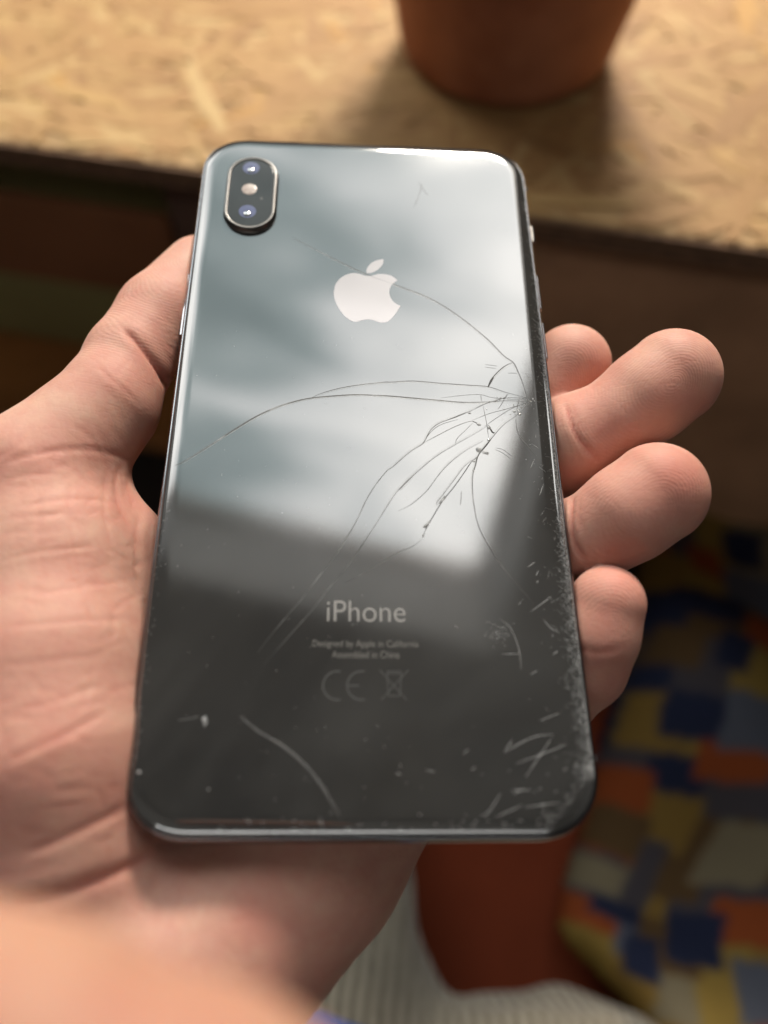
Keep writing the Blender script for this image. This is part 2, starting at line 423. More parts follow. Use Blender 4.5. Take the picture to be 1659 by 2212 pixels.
def hand_sdf(P):
    L = to_local(P)
    q = np.abs(L - PALM_C) - np.array([23.0, 26.0, 3.0]); e = 8.0
    slab = np.linalg.norm(np.maximum(q, 0), axis=1) + np.minimum(q.max(1), 0) - e
    palm = smin(slab, chain(P, THENAR, 5), 9)
    palm = smin(palm, chain(P, WEB, 4), 3)
    palm = smin(palm, chain(P, HEEL, 5), 9)
    palm = smin(palm, chain(P, FILL, 5), 9)
    th = chain(P, THUMB[:3], 2.0); th2 = chain(P, THUMB[2:], 4)
    d = smin(palm, smin(th, th2, 1.6), 4.0)
    fg = None
    for k, pts in FINGERS.items():
        f = chain(P, pts, 2.5); fg = f if fg is None else smin(fg, f, 0.45)
    d = smin(d, fg, 3.0)
    return smax(d, -(phone_sdf(P) - 0.05), 0.5)

# skin ------------------------------------------------------------------
def skin(name, tone=1.0):
    t = NT(name); t.set(Roughness=0.58); b = t.b
    b.inputs['Subsurface Weight'].default_value = 0.35; b.inputs['Subsurface Radius'].default_value = (1.0, 0.38, 0.22)
    b.inputs['Subsurface Scale'].default_value = 0.0035; b.inputs['Specular IOR Level'].default_value = 0.27
    co = t.obj()
    n = t.noise(90, 5, 0.6, co); n2 = t.noise(420, 3, 0.6, co)
    c = t.ramp(n.outputs[0], [(0.30, (0.54, 0.26, 0.20)), (0.52, (0.59, 0.32, 0.245)), (0.74, (0.63, 0.385, 0.29))])
    n3 = t.noise(38, 3, 0.55, co, 0.4); n4 = t.noise(260, 4, 0.7, co)
    c = t.mix(t.ramp(n3.outputs[0], [(.42, (0, 0, 0)), (.68, (.42,) * 3)]), c, (0.60, 0.24, 0.19))
    c = t.mix(t.ramp(n4.outputs[0], [(.45, (0, 0, 0)), (.75, (.3,) * 3)]), c, (0.66, 0.42, 0.29))
    red = t.n('ShaderNodeAttribute', attribute_name='redness').outputs['Fac']
    c = t.mix(red, c, (0.56, 0.20, 0.15))
    if tone != 1.0: c = t.mix(1.0, c, (tone, tone * .93, tone * .82), 'MULTIPLY')
    t.base(c)
    # fine ridges and skin cells
    vo = t.n('ShaderNodeTexVoronoi', feature='DISTANCE_TO_EDGE'); vo.inputs['Scale'].default_value = 700; t.l(co, vo.inputs['Vector'])
    wv = t.n('ShaderNodeTexWave', wave_type='BANDS', bands_direction='Y'); wv.inputs['Scale'].default_value = 540
    wv.inputs['Distortion'].default_value = 16; wv.inputs['Detail'].default_value = 2; wv.inputs['Detail Scale'].default_value = 0.12
    t.l(co, wv.inputs['Vector'])
    b1 = t.bump(t.math('MINIMUM', vo.outputs['Distance'], 0.25), 0.22, 0.0003)
    rg = t.math('SINE', t.math('ADD', t.math('MULTIPLY', t.n('ShaderNodeAttribute', attribute_name='ridge').outputs['Fac'], 11.0), t.math('MULTIPLY', n2.outputs[0], 2.2)))
    rg = t.math('MULTIPLY', rg, t.math('MULTIPLY', t.n('ShaderNodeAttribute', attribute_name='ridge_mask').outputs['Fac'], n.outputs[0]))
    b1 = t.bump(rg, 0.11, 0.0002, b1)
    b2 = t.bump(wv.outputs['Fac'], 0.03, 0.0002, b1)
    # long shallow flexion lines
    v2 = t.n('ShaderNodeTexVoronoi', feature='DISTANCE_TO_EDGE'); v2.inputs['Scale'].default_value = 230
    t.l(t.map(co, (0.55, 1.25, 0.8), (0.3, 0, 0.25)), v2.inputs['Vector'])
    b3 = t.bump(t.math('MINIMUM', t.math('MULTIPLY', v2.outputs['Distance'], 9.0), 0.5), 0.07, 0.0004, b2)
    t.bump(n2.outputs[0], 0.12, 0.0004, b3)
    return t.m
m_skin = skin('skin'); m_skin2 = skin('dimmed_skin', 0.78)  # second one: same skin darkened in colour, as if less brightly lit

CREASES0 = [  # pixel polylines, depth mm, width mm
    ([(262, 706), (290, 733), (320, 768), (350, 812), (376, 865)], 1.5, 1.5),
    ([(205, 785), (237, 816), (264, 838), (303, 874)], 0.35, 0.8), ([(285, 772), (262, 795), (240, 815)], 0.15, 0.7),
    ([(0, 1005), (60, 985), (130, 972), (200, 972), (260, 985), (296, 1005)], 0.55, 1.0),
    ([(0, 1040), (70, 1025), (140, 1022)], 0.3, 0.8), ([(40, 1095), (120, 1080), (200, 1078), (260, 1090)], 0.35, 0.9),
    ([(0, 1120), (90, 1112), (180, 1108)], 0.25, 0.8), ([(0, 1211), (80, 1191), (200, 1181)], 0.4, 0.9),
    ([(60, 1290), (150, 1271), (300, 1251)], 0.3, 0.9), ([(0, 1356), (150, 1341), (290, 1338)], 0.3, 0.9),
    ([(0, 1440), (120, 1425), (260, 1412)], 0.25, 0.9), ([(0, 1540), (100, 1520), (220, 1480)], 0.3, 0.9),
    ([(0, 1655), (75, 1616), (150, 1581), (240, 1531)], 0.55, 1.1), ([(50, 1840), (125, 1816), (200, 1781), (290, 1738)], 0.7, 1.3),
    ([(0, 1950), (100, 1936), (200, 1906), (290, 1868), (350, 1830)], 1.2, 2.0),
    ([(262, 1000), (250, 1040), (255, 1090), (280, 1140)], 0.6, 1.0), ([(285, 1010), (275, 1050), (290, 1100)], 0.5, 0.9),
    ([(235, 1005), (225, 1060), (228, 1130), (245, 1200)], 0.35, 0.8), ([(330, 1110), (320, 1170), (322, 1240)], 0.4, 0.8), 
    ([(300, 1105), (292, 1180), (296, 1280)], 0.35, 0.8), ([(90, 1050), (85, 1150), (95, 1260)], 0.25, 0.8), ([(150, 1020), (150, 1120), (165, 1220), (190, 1320)], 0.3, 0.8),
    ([(1222, 868), (1232, 905), (1249, 945), (1301, 1005)], 1.0, 1.1), ([(1236, 868), (1248, 905), (1268, 945)], 0.35, 0.8), ([(1240, 1060), (1234, 1110), (1238, 1165), (1266, 1218)], 0.9, 1.0), ([(1252, 1068), (1250, 1110), (1256, 1150)], 0.3, 0.8), ([(1240, 1395), (1290, 1410), (1345, 1400)], 0.5, 1.0),
    ([(395, 1900), (380, 1960), (352, 2030)], 0.3, 1.0), ([(470, 1915), (440, 1990), (430, 2050)], 0.2, 1.0),
]
CREASES = [(p, d * (1.0 if max(q[0] for q in p) > 1000 or d > 1 else 0.72), w_ * .85) for p, d, w_ in CREASES0]
_r = random.Random(11)
for k in range(150):                    # fine secondary lines of the palm
    x, y = _r.uniform(-30, 330), _r.uniform(960, 1900); L = _r.uniform(25, 95)
    a = _r.gauss(-0.22, .22) if _r.random() < .62 else _r.gauss(1.45, .22)
    if y > 1500 and abs(a) > .9 and _r.random() < .6: continue
    b = _r.gauss(0, .25); p = [(x, y), (x + L / 2 * math.cos(a), y + L / 2 * math.sin(a)), (x + L / 2 * (math.cos(a) + math.cos(a + b)), y + L / 2 * (math.sin(a) + math.sin(a + b)))]
    CREASES.append((p, _r.uniform(.07, .20), _r.uniform(.6, .85)))
for k in range(40):                     # thumb
    t = _r.random(); x, y = 150 + 180 * t + _r.uniform(-45, 60), 960 - 260 * t + _r.uniform(-30, 60); L = _r.uniform(18, 55); a = _r.gauss(.75, .25)
    CREASES.append(([(x, y), (x + L / 2 * math.cos(a), y + L / 2 * math.sin(a)), (x + L * math.cos(a + .1), y + L * math.sin(a + .1))], _r.uniform(.05, .13), .65))
for k in range(60):                     # heel of the hand
    x, y = _r.uniform(300, 760), _r.uniform(1850, 2150); L = _r.uniform(25, 80); a = _r.choice((-.5, .9)) + _r.gauss(0, .25)
    CREASES.append(([(x, y), (x + L / 2 * math.cos(a), y + L / 2 * math.sin(a)), (x + L * math.cos(a + .1), y + L * math.sin(a + .1))], _r.uniform(.05, .12), .7))
REDS = [((1400, 880), 170, 0.22), ((1380, 1110), 170, 0.24), ((1310, 1370), 130, 0.2), ((1230, 800), 110, 0.15), ((1480, 1050), 60, 0.35), ((1440, 1010), 60, 0.25), ((1480, 850), 70, 0.28), ((1230, 830), 50, 0.3), ((1330, 1240), 35, 0.3), ((350, 800), 50, 0.25), ((250, 820), 60, 0.2),
        ((60, 1700), 120, 0.22), ((280, 1090), 40, 0.3), ((600, 1990), 120, 0.18), ((120, 1230), 90, 0.14), ((300, 1600), 90, 0.12), ((1300, 1340), 40, 0.2)]
def sculpt_skin(V, N, creases, reds):
    px = np.c_[CX + F * V[:, 0] / V[:, 2], CY + F * V[:, 1] / V[:, 2]]; face = -(N * V).sum(1) / np.linalg.norm(V, axis=1)
    red = np.zeros(len(V)); disp = np.zeros(len(V)); fac = np.clip((face - 0.05) * 3, 0, 1)
    for pts, dep, wid in creases:
        c = catmull(pts, 8); best = np.full(len(V), 1e9)
        m_ = (px[:, 0] > c[:, 0].min() - 40) & (px[:, 0] < c[:, 0].max() + 40) & (px[:, 1] > c[:, 1].min() - 40) & (px[:, 1] < c[:, 1].max() + 40) & (fac > 0)
        ii = np.where(m_)[0]
        if not len(ii): continue
        p = px[ii]; tt = np.zeros(len(ii)); bb = np.full(len(ii), 1e9)
        for s in range(len(c) - 1):
            d = c[s + 1] - c[s]; t = np.clip(((p - c[s]) @ d) / (d @ d + 1e-9), 0, 1); r = np.linalg.norm(p - c[s] - t[:, None] * d, axis=1)
            k = r < bb; bb[k] = r[k]; tt[k] = (s + t[k]) / (len(c) - 1)
        mm = bb * V[ii, 2] / F; taper = np.clip(np.minimum(tt, 1 - tt) * 6, 0.12, 1)
        g = np.exp(-(mm / (wid * 0.5)) ** 2) * taper * fac[ii]
        disp[ii] -= 0.5 * dep * g - 0.08 * dep * np.exp(-((mm - wid * 1.5) / (wid * 0.8)) ** 2) * taper * fac[ii]
        red[ii] = np.maximum(red[ii], min(0.6, 0.10 + dep * 0.5) * g)
    for (x, y), r, a in reds:
        red += a * np.exp(-((px[:, 0] - x) ** 2 + (px[:, 1] - y) ** 2) / (r * r)) * fac
    return V + N * disp[:, None], np.clip(red, 0, 0.85)
def skin_object(name, fun, lo, hi, h, creases=(), reds=(), it=3):
    V, Qd = surface_nets(fun, lo, hi, h); V = relax(V, Qd, it)
    N = vnormals(V, Qd)
    # camera mm is right-handed with y down, z forward: keep outward normals pointing outwards
    e = fun(V[:200] + N[:200] * 0.5) - fun(V[:200] - N[:200] * 0.5)
    if e.mean() < 0: Qd = Qd[:, ::-1]; N = -N
    V, red = sculpt_skin(V, N, creases, reds)
    W = w(V); o0 = W.mean(0)
    me = from_np(name, W - o0, Qd)
    rd = np.zeros(len(V)); best = np.full(len(V), 1e9)
    for pts in (list(FINGERS.values()) + [THUMB] if name == 'hand' else []):
        (t0, r0), (t1, r1) = pts[0], pts[1]; ax_ = (t0 - t1) / np.linalg.norm(t0 - t1); c_ = t0 - ax_ * 4.0
        q = V - c_; al = q @ ax_; pe = np.linalg.norm(q - al[:, None] * ax_, axis=1); dist = chain(V, pts[:4], 2.0)
        side = q @ np.cross(ax_, [0, 0, 1.0]); e = np.sqrt((al * np.where(al > 0, 1.0, .62)) ** 2 + (side * 1.15) ** 2) + .5 * np.sin(al * .5 + side * .35)
        k = dist < best; best[k] = dist[k]; rd[k] = e[k]
    rm = np.clip(1 - best / 1.5, 0, 1) if name == 'hand' else np.zeros(len(V))
    for nm_, arr in (('ridge', rd), ('ridge_mask', rm)):
        a = me.attributes.new(nm_, 'FLOAT', 'POINT'); a.data.foreach_set('value', arr.astype(np.float32))
    a = me.attributes.new('redness', 'FLOAT', 'POINT'); a.data.foreach_set('value', red.astype(np.float32))
    o = link(name, me, m_skin); o.location = o0
    return o
hlo = np.array([-100, -72, 105.0]); hhi = np.array([72, 125, 215.0])
hand = skin_object('hand', hand_sdf, hlo, hhi, 0.65, CREASES, REDS)
tag(hand, 'bare left hand, palm up, gripping the cracked phone between thumb and fingers', 'hand')
# the fingernails whose edges show behind the fingertips
m_nail = NT('fingernail').set(Roughness=0.28); m_nail.b.inputs['Base Color'].default_value = (0.66, 0.44, 0.36, 1)
m_nail.base(m_nail.ramp(m_nail.noise(300, 2, 0.5, m_nail.obj()).outputs[0], [(0.3, (0.62, 0.40, 0.32)), (0.7, (0.70, 0.50, 0.42))]))
def nail(c, tip, sz):
    c = np.asarray(c); nrm = (c - tip) / np.linalg.norm(c - tip)
    u = np.cross(nrm, [0, 0, 1.0]); u /= np.linalg.norm(u); v = np.cross(nrm, u); ax = np.array([nrm, u, v])
    fun = lambda P: ell(P, c, ax, np.array(sz))
    V, Qd = surface_nets(fun, c - 9, c + 9, 0.6); V = relax(V, Qd, 2)
    N = vnormals(V, Qd); e = fun(V[:50] + N[:50] * .3) - fun(V[:50] - N[:50] * .3)
    if e.mean() < 0: Qd = Qd[:, ::-1]
    W = w(V); me = from_np('fingernail', W - np.array(hand.location), Qd); link('fingernail', me, m_nail.m, hand)
for k, sz in (('pinky', (0.7, 3.6, 4.6)), ('ring', (0.7, 4.2, 5.2)), ('middle', (0.7, 4.2, 5.2))):
    tip, r = FINGERS[k][0]; d = np.array([0.60, -0.05, 0.80]); d /= np.linalg.norm(d); nail(tip + d * (r - 0.1), tip, sz)

# the other hand's finger, close to the lens
def cm(px, py, z): return np.array([(px - CX) * z / F, (py - CY) * z / F, z])
FG = [(cm(-420, 2190, 50), 9.4), (cm(20, 2365, 47), 9.1), (cm(420, 2530, 45), 8.8), (cm(560, 2600, 44), 8.2)]
fg_sdf = lambda P: chain(P, FG, 3)
flo = np.min([p - 12 for p, r in FG], 0); fhi = np.max([p + 12 for p, r in FG], 0)
finger = skin_object('finger', fg_sdf, flo, fhi, 0.8)
finger.data.materials[0] = m_skin2
tag(finger, 'blurred fingertip of the other hand, close in front of the palm heel', 'finger')

# ------------------------------------------------------------------ the phone
phone = empty('smartphone', rot=PHONE)
tag(phone, 'dark grey smartphone lying face down with cracked glass back, held in the hand', 'smartphone')
def outline(inset, nc=20, W=77.4, H=157.5, rc=11.2):
    a, b = W / 2 - inset, H / 2 - inset; r = max(rc - inset, 0.4); pts = []
    for cxs, cys, a0 in ((1, 1, 0), (-1, 1, 90), (-1, -1, 180), (1, -1, 270)):
        for k in range(nc + 1):
            an = math.radians(a0 + 90 * k / nc); e = 0.92
            ca, sa = math.cos(an), math.sin(an)
            pts.append((cxs * (a - r) + r * math.copysign(abs(ca) ** e, ca), cys * (b - r) + r * math.copysign(abs(sa) ** e, sa)))
    # subdivide the long sides
    out = []
    n = len(pts)
    for i in range(n):
        p, q = np.array(pts[i]), np.array(pts[(i + 1) % n]); out.append(tuple(p))
        L = np.linalg.norm(q - p)
        if L > 10:
            k = int(L / 6)
            for s in range(1, k): out.append(tuple(p + (q - p) * s / k))
    return out
def loft(name, rings, mat, cap_first=False, cap_last=False, parent=None):
    v, f = [], []; n = None
    for ins, z in rings:
        o = outline(ins); n = len(o); v += [(x / 1000, y / 1000, z / 1000) for x, y in o]
    for r in range(len(rings) - 1):
        for i in range(n):
            j = (i + 1) % n; f.append((r * n + i, (r + 1) * n + i, (r + 1) * n + j, r * n + j))
    if cap_first: f.append(tuple(range(n)))
    if cap_last: f.append(tuple(reversed(range((len(rings) - 1) * n, len(rings) * n))))
    return link(name, mesh(name, v, f), mat, parent)

def glass_material():
    t = NT('back_glass'); t.set(Roughness=0.045, IOR=2.2); co = t.obj()
    t.b.inputs['Base Color'].default_value = (0.02, 0.02, 0.02, 1)
    n = t.noise(28, 4, 0.6, co); n2 = t.noise(9, 3, 0.55, co, 0.6)
    dust = t.noise(16, 5, 0.62, co, 0.8)
    t.base(t.mix(t.ramp(dust.outputs[0], [(.45, (0, 0, 0)), (.72, (.55,) * 3)]), t.ramp(n.outputs[0], [(0.3, (0.026, 0.026, 0.026)), (0.7, (0.038, 0.037, 0.035))]), (0.075, 0.075, 0.073)))
    # smears of skin grease
    t.l(t.ramp(n2.outputs[0], [(0.35, (0.05,) * 3), (0.6, (0.10,) * 3), (0.8, (0.17,) * 3)]), t.b.inputs['Roughness'])
    st = t.noise(40, 2, 0.5, t.map(co, (8, 0.6, 1))); t.bump(st.outputs[0], 0.004, 0.0004)
    return t.m
m_glass = glass_material()
def steel(name, c, rough, metal=1.0):
    t = NT(name); t.set(Metallic=metal, Roughness=rough); co = t.obj()
    n = t.noise(300, 4, 0.7, co); t.base(t.ramp(n.outputs[0], [(0.3, tuple(x * 0.85 for x in c)), (0.75, c)]))
    t.l(t.ramp(n.outputs[0], [(0.35, (rough,) * 3), (0.8, (rough * 2.2,) * 3)]), t.b.inputs['Roughness']); return t.m
m_steel = steel('grey_polished_steel', (0.30, 0.30, 0.315), 0.10)
m_ring = steel('camera_ring_steel', (0.17, 0.16, 0.15), 0.25)
m_logo = plain('emblem_under_glass', (0.45, 0.39, 0.385), 0.07, nscale=20, var=0.04); m_logo.node_tree.nodes['Principled BSDF'].inputs['IOR'].default_value = 2.12
m_black = plain('black_gasket', (0.012, 0.012, 0.013), 0.5)
m_screen = plain('screen_glass', (0.012, 0.012, 0.014), 0.08)

GPROF = [(9.5, 3.85), (4.2, 3.85)] + [(4.2 - 3.2 * t, 3.85 - 0.62 * t ** 2.3) for t in (.1, .2, .3, .4, .5, .6, .7, .8, .9, 1.0)] + [(0.92, 3.13), (0.88, 3.0), (0.9, 2.8)]
glass = loft('back_glass', GPROF, m_glass, parent=phone, cap_first=True)
def up_faces(o):
    bm = bmesh.new(); bm.from_mesh(o.data); bmesh.ops.recalc_face_normals(bm, faces=bm.faces[:]); bm.to_mesh(o.data); bm.free()
up_faces(glass)
# the cap is flat: shade it flat so that the reflection stays true
for p in glass.data.polygons:
    if len(p.vertices) > 4: p.use_smooth = False
g2 = loft('gasket', [(1.6, 2.86), (0.82, 2.95), (0.78, 2.8), (1.6, 2.7)], m_black, parent=phone)
frame = loft('frame', [(1.4, 2.85), (0.74, 2.92), (0.58, 2.9), (0.36, 2.7), (0.18, 2.2), (0.07, 1.5), (0.02, 0.8), (0, 0), (0.03, -0.8), (0.10, -1.5), (0.24, -2.2), (0.45, -2.8), (0.7, -3.1), (1.4, -3.15)], m_steel, parent=phone)
up_faces(frame)
scr = loft('screen', [(0.9, -3.0), (0.9, -3.3), (1.3, -3.6), (2.2, -3.82), (3.4, -3.85)], m_screen, parent=phone, cap_last=True); up_faces(scr)

# camera bump
BA, BB = phl(540, 366, 1.3), phl(536, 458, 1.3)     # rough ends, refined below
B0 = phl(545, 338, 1.3); B1 = phl(535, 493, 1.3); L0 = phl(487, 415, 1.3); R0 = phl(597, 415, 1.3)
bx = (L0[0] + R0[0]) / 2; bw = (R0[0] - L0[0]) / 2; by0, by1 = B1[1], B0[1]; bc = (by0 + by1) / 2; bh = (by1 - by0) / 2
bump = empty('camera_bump'); bump.parent = phone; bump.location = (bx / 1000, bc / 1000, 0.00385)
def stadium(ins, n=28):
    r = bw - ins; h = max(bh - bw, 0); pts = []
    for s, a0 in ((1, 0), (-1, 180)):
        for k in range(n + 1):
            a = math.radians(a0 + 180 * k / n); pts.append((r * math.cos(a), s * h + r * math.sin(a)))
    return pts
def loft2(name, rings, mat, parent, cap=False):
    v, f = [], []
    for ins, z in rings:
        o = stadium(ins); n = len(o); v += [(x / 1000, y / 1000, z / 1000) for x, y in o]
    for r in range(len(rings) - 1):
        for i in range(n):
            j = (i + 1) % n; f.append((r * n + i, r * n + j, (r + 1) * n + j, (r + 1) * n + i))
    if cap: f.append(tuple(range((len(rings) - 1) * n, len(rings) * n)))
    o = link(name, mesh(name, v, f), mat, parent); up_faces(o); return o
ringo = loft2('ring', [(-0.25, -0.05), (-0.2, 0.12), (0.0, 0.2), (0.02, 1.05), (0.10, 1.22), (0.3, 1.3), (0.62, 1.3), (0.72, 1.24), (0.76, 1.05)], m_ring, bump)
m_cam = NT('camera_cover_glass').set(Roughness=0.05, IOR=1.42); m_cam.base(m_cam.ramp(m_cam.noise(90, 2, .5, m_cam.obj()).outputs[0], [(.3, (.030, .030, .030)), (.7, (.042, .041, .04))]))
cover = loft2('cover_glass', [(0.77, 0.9), (0.78, 1.12), (0.95, 1.15)], m_cam.m, bump, cap=True)
for p in cover.data.polygons:
    if len(p.vertices) > 4: p.use_smooth = False
def dome(name, c, r, h, z, mat, parent, flat=0.0, n=40, m_=8):
    v, f = [], []
    for k in range(m_ + 1):
        a = (k / m_) * math.pi / 2; rr = r * math.cos(a); zz = z + h * math.sin(a)
        for i in range(n): an = 2 * math.pi * i / n; v.append(((c[0] + rr * math.cos(an)) / 1000, (c[1] + rr * math.sin(an)) / 1000, zz / 1000))
    for k in range(m_):
        for i in range(n): j = (i + 1) % n; f.append((k * n + i, k * n + j, (k + 1) * n + j, (k + 1) * n + i))
    return link(name, mesh(name, v, f), mat, parent)
m_lens = NT('coated_lens').set(Roughness=0.04, IOR=1.45); m_lens.base(m_lens.ramp(m_lens.noise(200, 2, .5, m_lens.obj()).outputs[0], [(.3, (.11, .12, .22)), (.7, (.13, .14, .25))]))
m_flash = NT('flash_lens').set(Roughness=0.22, IOR=1.5); m_flash.base(m_flash.ramp(m_flash.noise(500, 3, .6, m_flash.obj()).outputs[0], [(.35, (.38, .28, .24)), (.65, (.62, .54, .48))]))
m_elem = steel('lens_glass', (0.5, 0.5, 0.5), 0.12)
def bl(px, py, h=1.15):
    q = phl(px, py, h); return (q[0] - bx, q[1] - bc)
def zc(x0, y0, sc, pts): return [((x0 + a / sc) * 0.737333, (y0 + b / sc) * 0.737333) for a, b in pts]
G = (580, 400, 3.19)
for (a, b) in ((498, 293), (462, 698)):
    c = bl(*zc(*G, [(a, b)])[0]); ln = dome('lens', c, 2.05, 0.03, 1.14, m_lens.m, bump); el_ = dome('lens_element', (c[0], c[1] - .75), 0.85, 0.30, 1.15, m_elem, ln)
c = bl(*zc(*G, [(480, 492)])[0]); fo = dome('flash', c, 1.72, 0.14, 1.14, m_flash.m, bump)
c = bl(*zc(*G, [(590, 580)])[0]); dome('microphone_hole', c, 0.38, 0.03, 1.14, m_black, bump, n=16, m_=3)

# emblem and lettering
def flat_piece(name, pts, h, mat, parent=phone):
    me = bpy.data.meshes.new(name); bm = bmesh.new()
    vs = [bm.verts.new(tuple(phl(x, y, 0)[:2] / 1000) + ((HB + h) / 1000,)) for x, y in pts]
    fc = bm.faces.new(vs); bmesh.ops.recalc_face_normals(bm, faces=[fc])
    if fc.normal.z < 0: fc.normal_flip()
    bmesh.ops.triangulate(bm, faces=[fc], ngon_method='EAR_CLIP')
    ex = bmesh.ops.extrude_face_region(bm, geom=bm.faces[:])
    for e in ex['geom']:
        if isinstance(e, bmesh.types.BMVert): e.co.z += 0.00001
    bm.to_mesh(me); bm.free(); return link(name, me, mat, parent, smooth=False)
A6 = (950, 730, 6.636)
BODY = [(840, 524), (760, 510), (690, 482), (620, 468), (560, 466), (480, 480), (390, 515), (310, 570), (250, 635), (210, 710), (190, 800), (186, 860), (195, 950), (225, 1040), (270, 1130), (330, 1220), (400, 1300), (480, 1365), (550, 1402), (600, 1412), (660, 1405), (740, 1380), (800, 1368), (860, 1366), (930, 1375), (1010, 1402), (1080, 1422), (1140, 1427), (1200, 1418), (1270, 1380), (1350, 1300), (1420, 1205), (1480, 1103)]
BITE = [(1480, 1103), (1400, 1065), (1330, 1005), (1285, 930), (1266, 850), (1270, 790), (1295, 720), (1350, 660), (1422, 608)]
TOPR = [(1422, 608), (1370, 560), (1300, 520), (1220, 495), (1130, 484), (1050, 488), (970, 505), (900, 520), (840, 524)]
pts = np.vstack([catmull(BODY, 4)[:-1], catmull(BITE, 4)[:-1], catmull(TOPR, 4)[:-1]])
logo = empty('emblem'); logo.parent = phone
flat_piece('fruit_shape', zc(*A6, pts), 0.012, m_logo, logo)
LA = [(822, 465), (822, 410), (840, 360), (880, 305), (940, 255), (1010, 220), (1080, 203), (1150, 198)]
LB = [(1150, 198), (1150, 240), (1130, 300), (1085, 360), (1020, 412), (950, 450), (880, 466), (822, 465)]
flat_piece('leaf_shape', zc(*A6, np.vstack([catmull(LA, 4)[:-1], catmull(LB, 4)[:-1]])), 0.012, m_logo, logo)

def ink(name, c, rough=0.35, metal=0.6):
    t = NT(name); t.set(Roughness=rough, Metallic=metal); n = t.noise(900, 2, 0.5, t.obj())
    t.base(t.ramp(n.outputs[0], [(.3, tuple(x * .9 for x in c)), (.7, c)])); return t.m
m_ink = ink('bright_lettering', (0.32, 0.31, 0.295), 0.5, 0.0); m_ink2 = ink('small_lettering', (0.16, 0.152, 0.14), 0.6, 0.0); m_ink3 = ink('faint_marks', (0.062, 0.062, 0.061), 0.6, 0.0)
def text(name, s, x, y, width, height, mat, bold=0.0):
    cu = bpy.data.curves.new(name, 'FONT'); cu.body = s; cu.align_x = 'CENTER'; cu.size = 1.0; cu.offset = bold; cu.extrude = 0.0
    tmp = bpy.data.objects.new(name, cu); COL.objects.link(tmp)
    me = bpy.data.meshes.new_from_object(tmp.evaluated_get(bpy.context.evaluated_depsgraph_get())); bpy.data.objects.remove(tmp)
    co = np.empty(len(me.vertices) * 3); me.vertices.foreach_get('co', co); co = co.reshape(-1, 3)
    a, b = co.min(0), co.max(0); k = np.array([width, height, 1]) / np.maximum(b - a, 1e-6)
    co = (co - (a + b) / 2) * k; co[:, 2] = 0; co += np.array([x, y, HB + 0.014])
    me.vertices.foreach_set('co', (co / 1000).ravel()); me.update(); me.materials.clear()
    return link(name, me, mat, phone, smooth=False)
a, b = phl(706, 1342), phl(875, 1299); text('lettering', 'iPhone', (a[0] + b[0]) / 2, (a[1] + b[1]) / 2, b[0] - a[0], b[1] - a[1], m_ink, -0.010)
a, b = phl(675, 1401), phl(904, 1384); text('lettering', 'Designed by Apple in California', (a[0] + b[0]) / 2, (a[1] + b[1]) / 2, b[0] - a[0], b[1] - a[1], m_ink2, -0.004)
a, b = phl(717, 1421), phl(863, 1407); text('lettering', 'Assembled in China', (a[0] + b[0]) / 2, (a[1] + b[1]) / 2, b[0] - a[0], b[1] - a[1], m_ink2, -0.004)

def drop(x, y):     # height of the glass surface (mm) at phone-local x, y, following the rounded rim
    ins = min(38.7 - abs(x), 78.75 - abs(y))
    if abs(x) > 27.5 and abs(y) > 67.55: ins = 11.2 - math.hypot(abs(x) - 27.5, abs(y) - 67.55)
    g = GPROF[1:-1][::-1]; return float(np.interp(ins, [p[0] for p in g], [p[1] for p in g]))
def ribbon_geo(P, wid, hh=0.035, taper=0.35):
    P = np.asarray(P)[:, :2]; n = len(P); d = np.gradient(P, axis=0); d /= np.linalg.norm(d, axis=1, keepdims=True) + 1e-9
    nr = np.c_[-d[:, 1], d[:, 0]]; v, f = [], []
    for i in range(n):
        t = i / (n - 1); k = wid / 2 * min(1, taper + 3 * min(t, 1 - t))
        for s, hz in ((1, -0.01), (0, hh), (-1, -0.01)):
            x, y = P[i] + nr[i] * k * s; v.append((x / 1000, y / 1000, (drop(x, y) + hz) / 1000))
    for i in range(n - 1):
        a = 3 * i; f += [(a, a + 3, a + 4, a + 1), (a + 1, a + 4, a + 5, a + 2)]
    return v, f
def ribbon(name, px, wid, mat, hh=0.035, n=6, taper=0.35):
    P = np.array([phl(x, y) for x, y in catmull(px, n)]); v, f = ribbon_geo(P, wid, hh, taper)
    return link(name, mesh(name, v, f), mat, phone)
# conformity marks
def arc(c, r, a0, a1, n=14): return [(c[0] + r * math.cos(math.radians(a)), c[1] - r * math.sin(math.radians(a))) for a in np.linspace(a0, a1, n)]
for cx_ in (729, 781): ribbon('conformity_mark', arc((cx_, 1481), 31, 78, 282), 0.42, m_ink3, 0.012, 2, 1)
ribbon('conformity_mark', [(752, 1481), (776, 1481)], 0.38, m_ink3, 0.012, 2, 1)
for p in ([(836, 1450), (867, 1450)], [(836, 1455), (867, 1455)], [(836, 1452), (839, 1503)], [(867, 1452), (864, 1503)], [(839, 1503), (864, 1503)], [(820, 1447), (879, 1512)], [(882, 1447), (823, 1512)]):
    ribbon('bin_mark', p, 0.25, m_ink3, 0.012, 4, 1)

